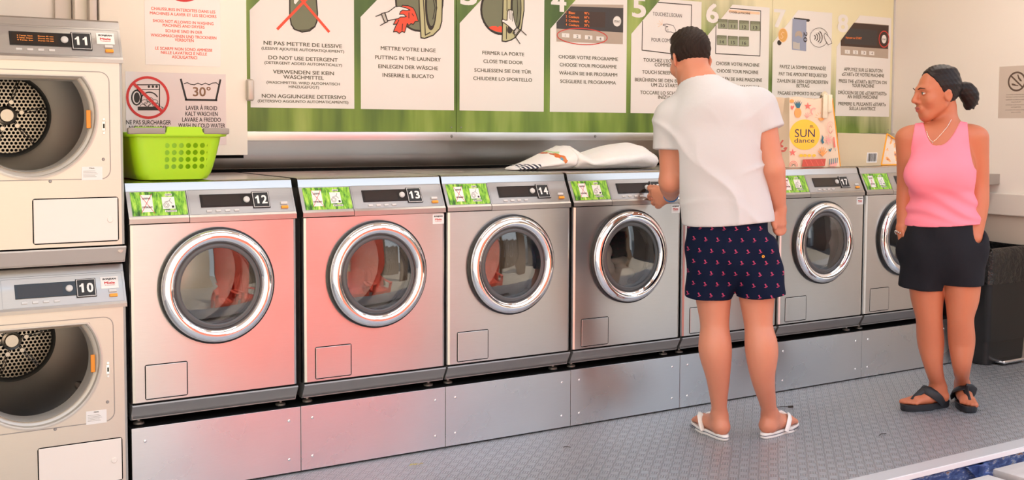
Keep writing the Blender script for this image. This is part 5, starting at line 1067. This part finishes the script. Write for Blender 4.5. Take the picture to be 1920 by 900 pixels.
for a in range(-60, 61, 24): A.l(5, .006, (1540.5, 292), (1540.5+9*math.sin(R(a)), 291-15*math.cos(R(a))))
for r_ in (8, 5.5, 3): A.l(4 if r_ != 3 else 8, .003, *[(1485.5+r_*math.cos(R(a)), 306-r_*1.25*math.sin(R(a))+6) for a in range(0, 181, 20)])
for x_ in (1500, 1507, 1515, 1524): A.fi(1, *el(x_, 291.5, 3.6, 2.6, 12))
A.fi(7, (1503, 299), (1546, 297.5), (1544, 311), (1501, 312.5)); 
for i in range(4): A.l(4, .003, (1507+i*10, 300), (1512+i*10, 310))
A.fi(6, (1553, 306), (1567, 303), (1566, 311), (1554, 312))
for i in range(5): A.l(3, .005, (1552.5+i*3.6, 298.5-i*.5), (1553+i*3.4, 308-i*.8))
for g in (3, 7, 0): A.l(6 if g else 7, .002, *el(1554, 243-g*.6, 3+g*.45, 7+g*.5, 14, 20, 330))
A.build('print', TA, tc_, None, True)
# print on the side gusset (facing left)
GX = bl_[0]-.0008
def gs(y_, z_): f_ = (z_-LZ)/(tl2[1]-LZ); return (GX+.03*f_*min(1, max(0, (y_-FY)/.08))-.0015, y_, z_)
G = MB(); 
def gpoly(c, pts): G.add([gs(FY+a, LZ+b) for a, b in pts], [tuple(range(len(pts)))], c)
gpoly(5, [(.03+.018*math.cos(R(a)), .285+.020*math.sin(R(a))) for a in range(-60, 121, 20)]+[(.03+.009*math.cos(R(a)), .282+.012*math.sin(R(a))) for a in range(120, -61, -20)])
for r_, c in ((.026, 4), (.018, 0), (.010, 7)): gpoly(c, [(.032+r_*math.cos(R(a)), .186+r_*1.5*math.sin(R(a))) for a in range(0, 181, 15)])
for r_, c in ((.036, 4), (.018, 0)): gpoly(c, [(.048+r_*math.cos(R(a)), .115+r_*1.05*math.sin(R(a))) for a in range(0, 360, 15)])
for s_, z_ in (('SUM', .245), ('MER', .222)):
    tx = MB().text(s_, (0, 0, 0), X, Z, .052, .019, .03); G.add([gs(FY+.068-v[0], LZ+z_+v[2]) for v in tx.v], tx.f, 2)
G.build('print', TA, tc_, None, True)
# beige tote lying on its side
tb = thing('tote_bag', 'beige tote bag with barcode lying on its side on machine 18', 'tote bag', (3.8, .2, LZ))
F2 = .13
def f2(x, y): p = atY(x, y, F2); return (p.x, max(p.z, LZ+.001))
a_, b_, c_, d_ = f2(1573, 314), f2(1652, 312.5), f2(1663, 252), f2(1571, 249); e_, g_ = f2(1700, 312), f2(1700, 276)
MB().prism([a_, b_, c_, d_], F2, F2+.26, 'y').build('bag', M['tote2'] if 'tote2' in M else cloth('beige_bag', lin(206, 188, 158), .7, 70, .15), tb, 40, True)
t = NT('patterned_gusset'); n = t.noise(t.map(t.obj(), (1, 1, 1)), 26., 2.); t.set(Base_Color=t.ramp(n, [(.3, lin(230, 214, 196)), (.55, lin(236, 220, 204)), (.58, lin(240, 180, 110)), (.66, lin(232, 130, 80)), (.70, lin(70, 110, 130))], 'CONSTANT'), Roughness=.7)
MB().prism([b_, e_, g_, c_], F2+.004, F2+.25, 'y').build('gusset', t.m, tb, 40, True)
pp = MB()
for u, v in ((b_, c_), (c_, g_), (b_, e_)): pp.tube([(u[0], F2-.001, u[1]+.003), (v[0], F2-.001, v[1]+.003)], .004, 8)
pp.build('piping', M['piping'], tb, 60, True)
bc = MB(); q0, q1 = f2(1624, 305), f2(1645, 286); bc.flat([(q0[0], q0[1]), (q1[0]-.004, q0[1]), (q1[0], q1[1]), (q0[0]+.006, q1[1])], F2-.0008, 0); rnd = random.Random(2); x_ = q0[0]+.008
while x_ < q1[0]-.012: w_ = rnd.choice((.001, .002, .003)); bc.flat([(x_, q0[1]+.006), (x_+w_, q0[1]+.006), (x_+w_+.004, q1[1]-.004), (x_+.004, q1[1]-.004)], F2-.0012, 1); x_ += w_+rnd.choice((.001, .002))
bc.build('barcode', [M['paper'], M['ink_dark']], tb, None, True)
# washing inside machine 15
lw = SDF((-.2, -.06, -.22), (.2, .2, .2), .006)
rnd = random.Random(11)
for i in range(16): lw.ell((rnd.uniform(-.1, .1), rnd.uniform(-.0, .08), rnd.uniform(-.13, .03)), (rnd.uniform(.03, .07), rnd.uniform(.02, .04), rnd.uniform(.02, .06)), basis((rnd.uniform(-1, 1), 1, rnd.uniform(-1, 1))), .015)
x, y, z = lw.grid(); lw.d = (lw.d+.006*np.sin(60*x+30*z)*np.sin(50*y+40*z)).astype(np.float32)
lo = lw.mesh('laundry', cloth('pale_washing', (.62, .58, .52)), None); lo.location = (.61*3+.306, .115, .70); tag(lo, 'pale washing behind the round glass of machine 15', 'laundry'); lo['kind'] = 'stuff'
# bin
bn = thing('pedal_bin', 'black pedal bin lined with a black bag by the right wall', 'bin', (4.66, 0, 0))
M['binblack'] = plain('black_bin_plastic', (.010, .010, .010), .38)
bx0, bx1, by0, by1 = 4.468, XR-.04, -.165, .15
def br2(e, z): return bl(bx0-e, bx1+e*0, by0-e, by1+e, .03, z)
loft([br2(-.03, .004), br2(-.028, .02), br2(-.02, .13), br2(-.006, .132), br2(-.004, .14), br2(.012, .60), br2(.014, .605)], True, False).build('body', M['binblack'], bn, 40, True)
t = NT('black_bin_liner'); n = t.noise(t.obj(), 16., 4., .6); t.set(Base_Color=(.008, .008, .008), Roughness=.16); t.bump(n, .9, .03); rnd = random.Random(4)
def rg_(e, z, j): return [(a+rnd.uniform(-j, j), b+rnd.uniform(-j, j), c+rnd.uniform(-j, j)) for a, b, c in br2(e, z)]
ob = loft([rg_(.022, .455, .008), rg_(.02, .47, .004), rg_(.024, .53, .005), rg_(.022, .595, .006), rg_(.016, .635, .012), rg_(-.03, .655, .012), rg_(-.06, .60, .01), rg_(-.08, .4, .01)], False, False).build('liner', t.m, bn, 60, True); ss = ob.modifiers.new('s', 'SUBSURF'); ss.levels = ss.render_levels = 2
MB().rbox(bx0+.10, bx1-.06, by0-.035, by0+.04, .012, .03, .008, 3).build('pedal', M['chrome'], bn, 50, True)
# litter on the floor
lf = MB(); q = atZ(777, 874); pts = [(-.022, 0), (-.012, .006), (.004, .007), (.02, .001), (.004, -.005), (-.012, -.004)]
lf.add([(a, b+a*a*6, .002+.004*abs(b)/.007+.003*(i % 2)) for i, (a, b) in enumerate(pts)], [(0, 1, 2, 3, 4, 5)]); lf.tube([(.018, .001, .002), (.034, .010, .003), (.042, .008, .002)], .0012, 6)
o = lf.build('fallen_leaf', plain('yellow_leaf', lin(186, 170, 92), .6)); o.location = (q.x, q.y, .001); tag(o, 'small yellow fallen leaf on the metal floor below machine 13', 'leaf')
M['twig'] = plain('dry_twig', (.03, .022, .016), .8)
for x_, y_, l_, a, lb in ((1466, 765, .11, -.35, 'thin dark twig on the floor just right of the man'), (1063, 840, .03, -.6, 'tiny dark twig on the floor left of the man'), (1655, 816, .05, .1, 'small dark twig on the floor in front of the woman')):
    q = atZ(x_, y_); c_, s_ = math.cos(a), math.sin(a); tw = MB().tube([(-l_/2*c_, -l_/2*s_, .0025), (0, .006, .004), (l_/2*c_, l_/2*s_, .0025)], .0016, 6)
    if l_ > .08: tw.tube([(l_*.3*c_, l_*.3*s_+.002, .003), (l_*.5*c_, l_*.5*s_, .004)], .005, 6)
    o = tw.build('twig', M['twig']); o.location = (q.x, q.y, .001); tag(o, lb, 'twig', 'twigs on the floor')
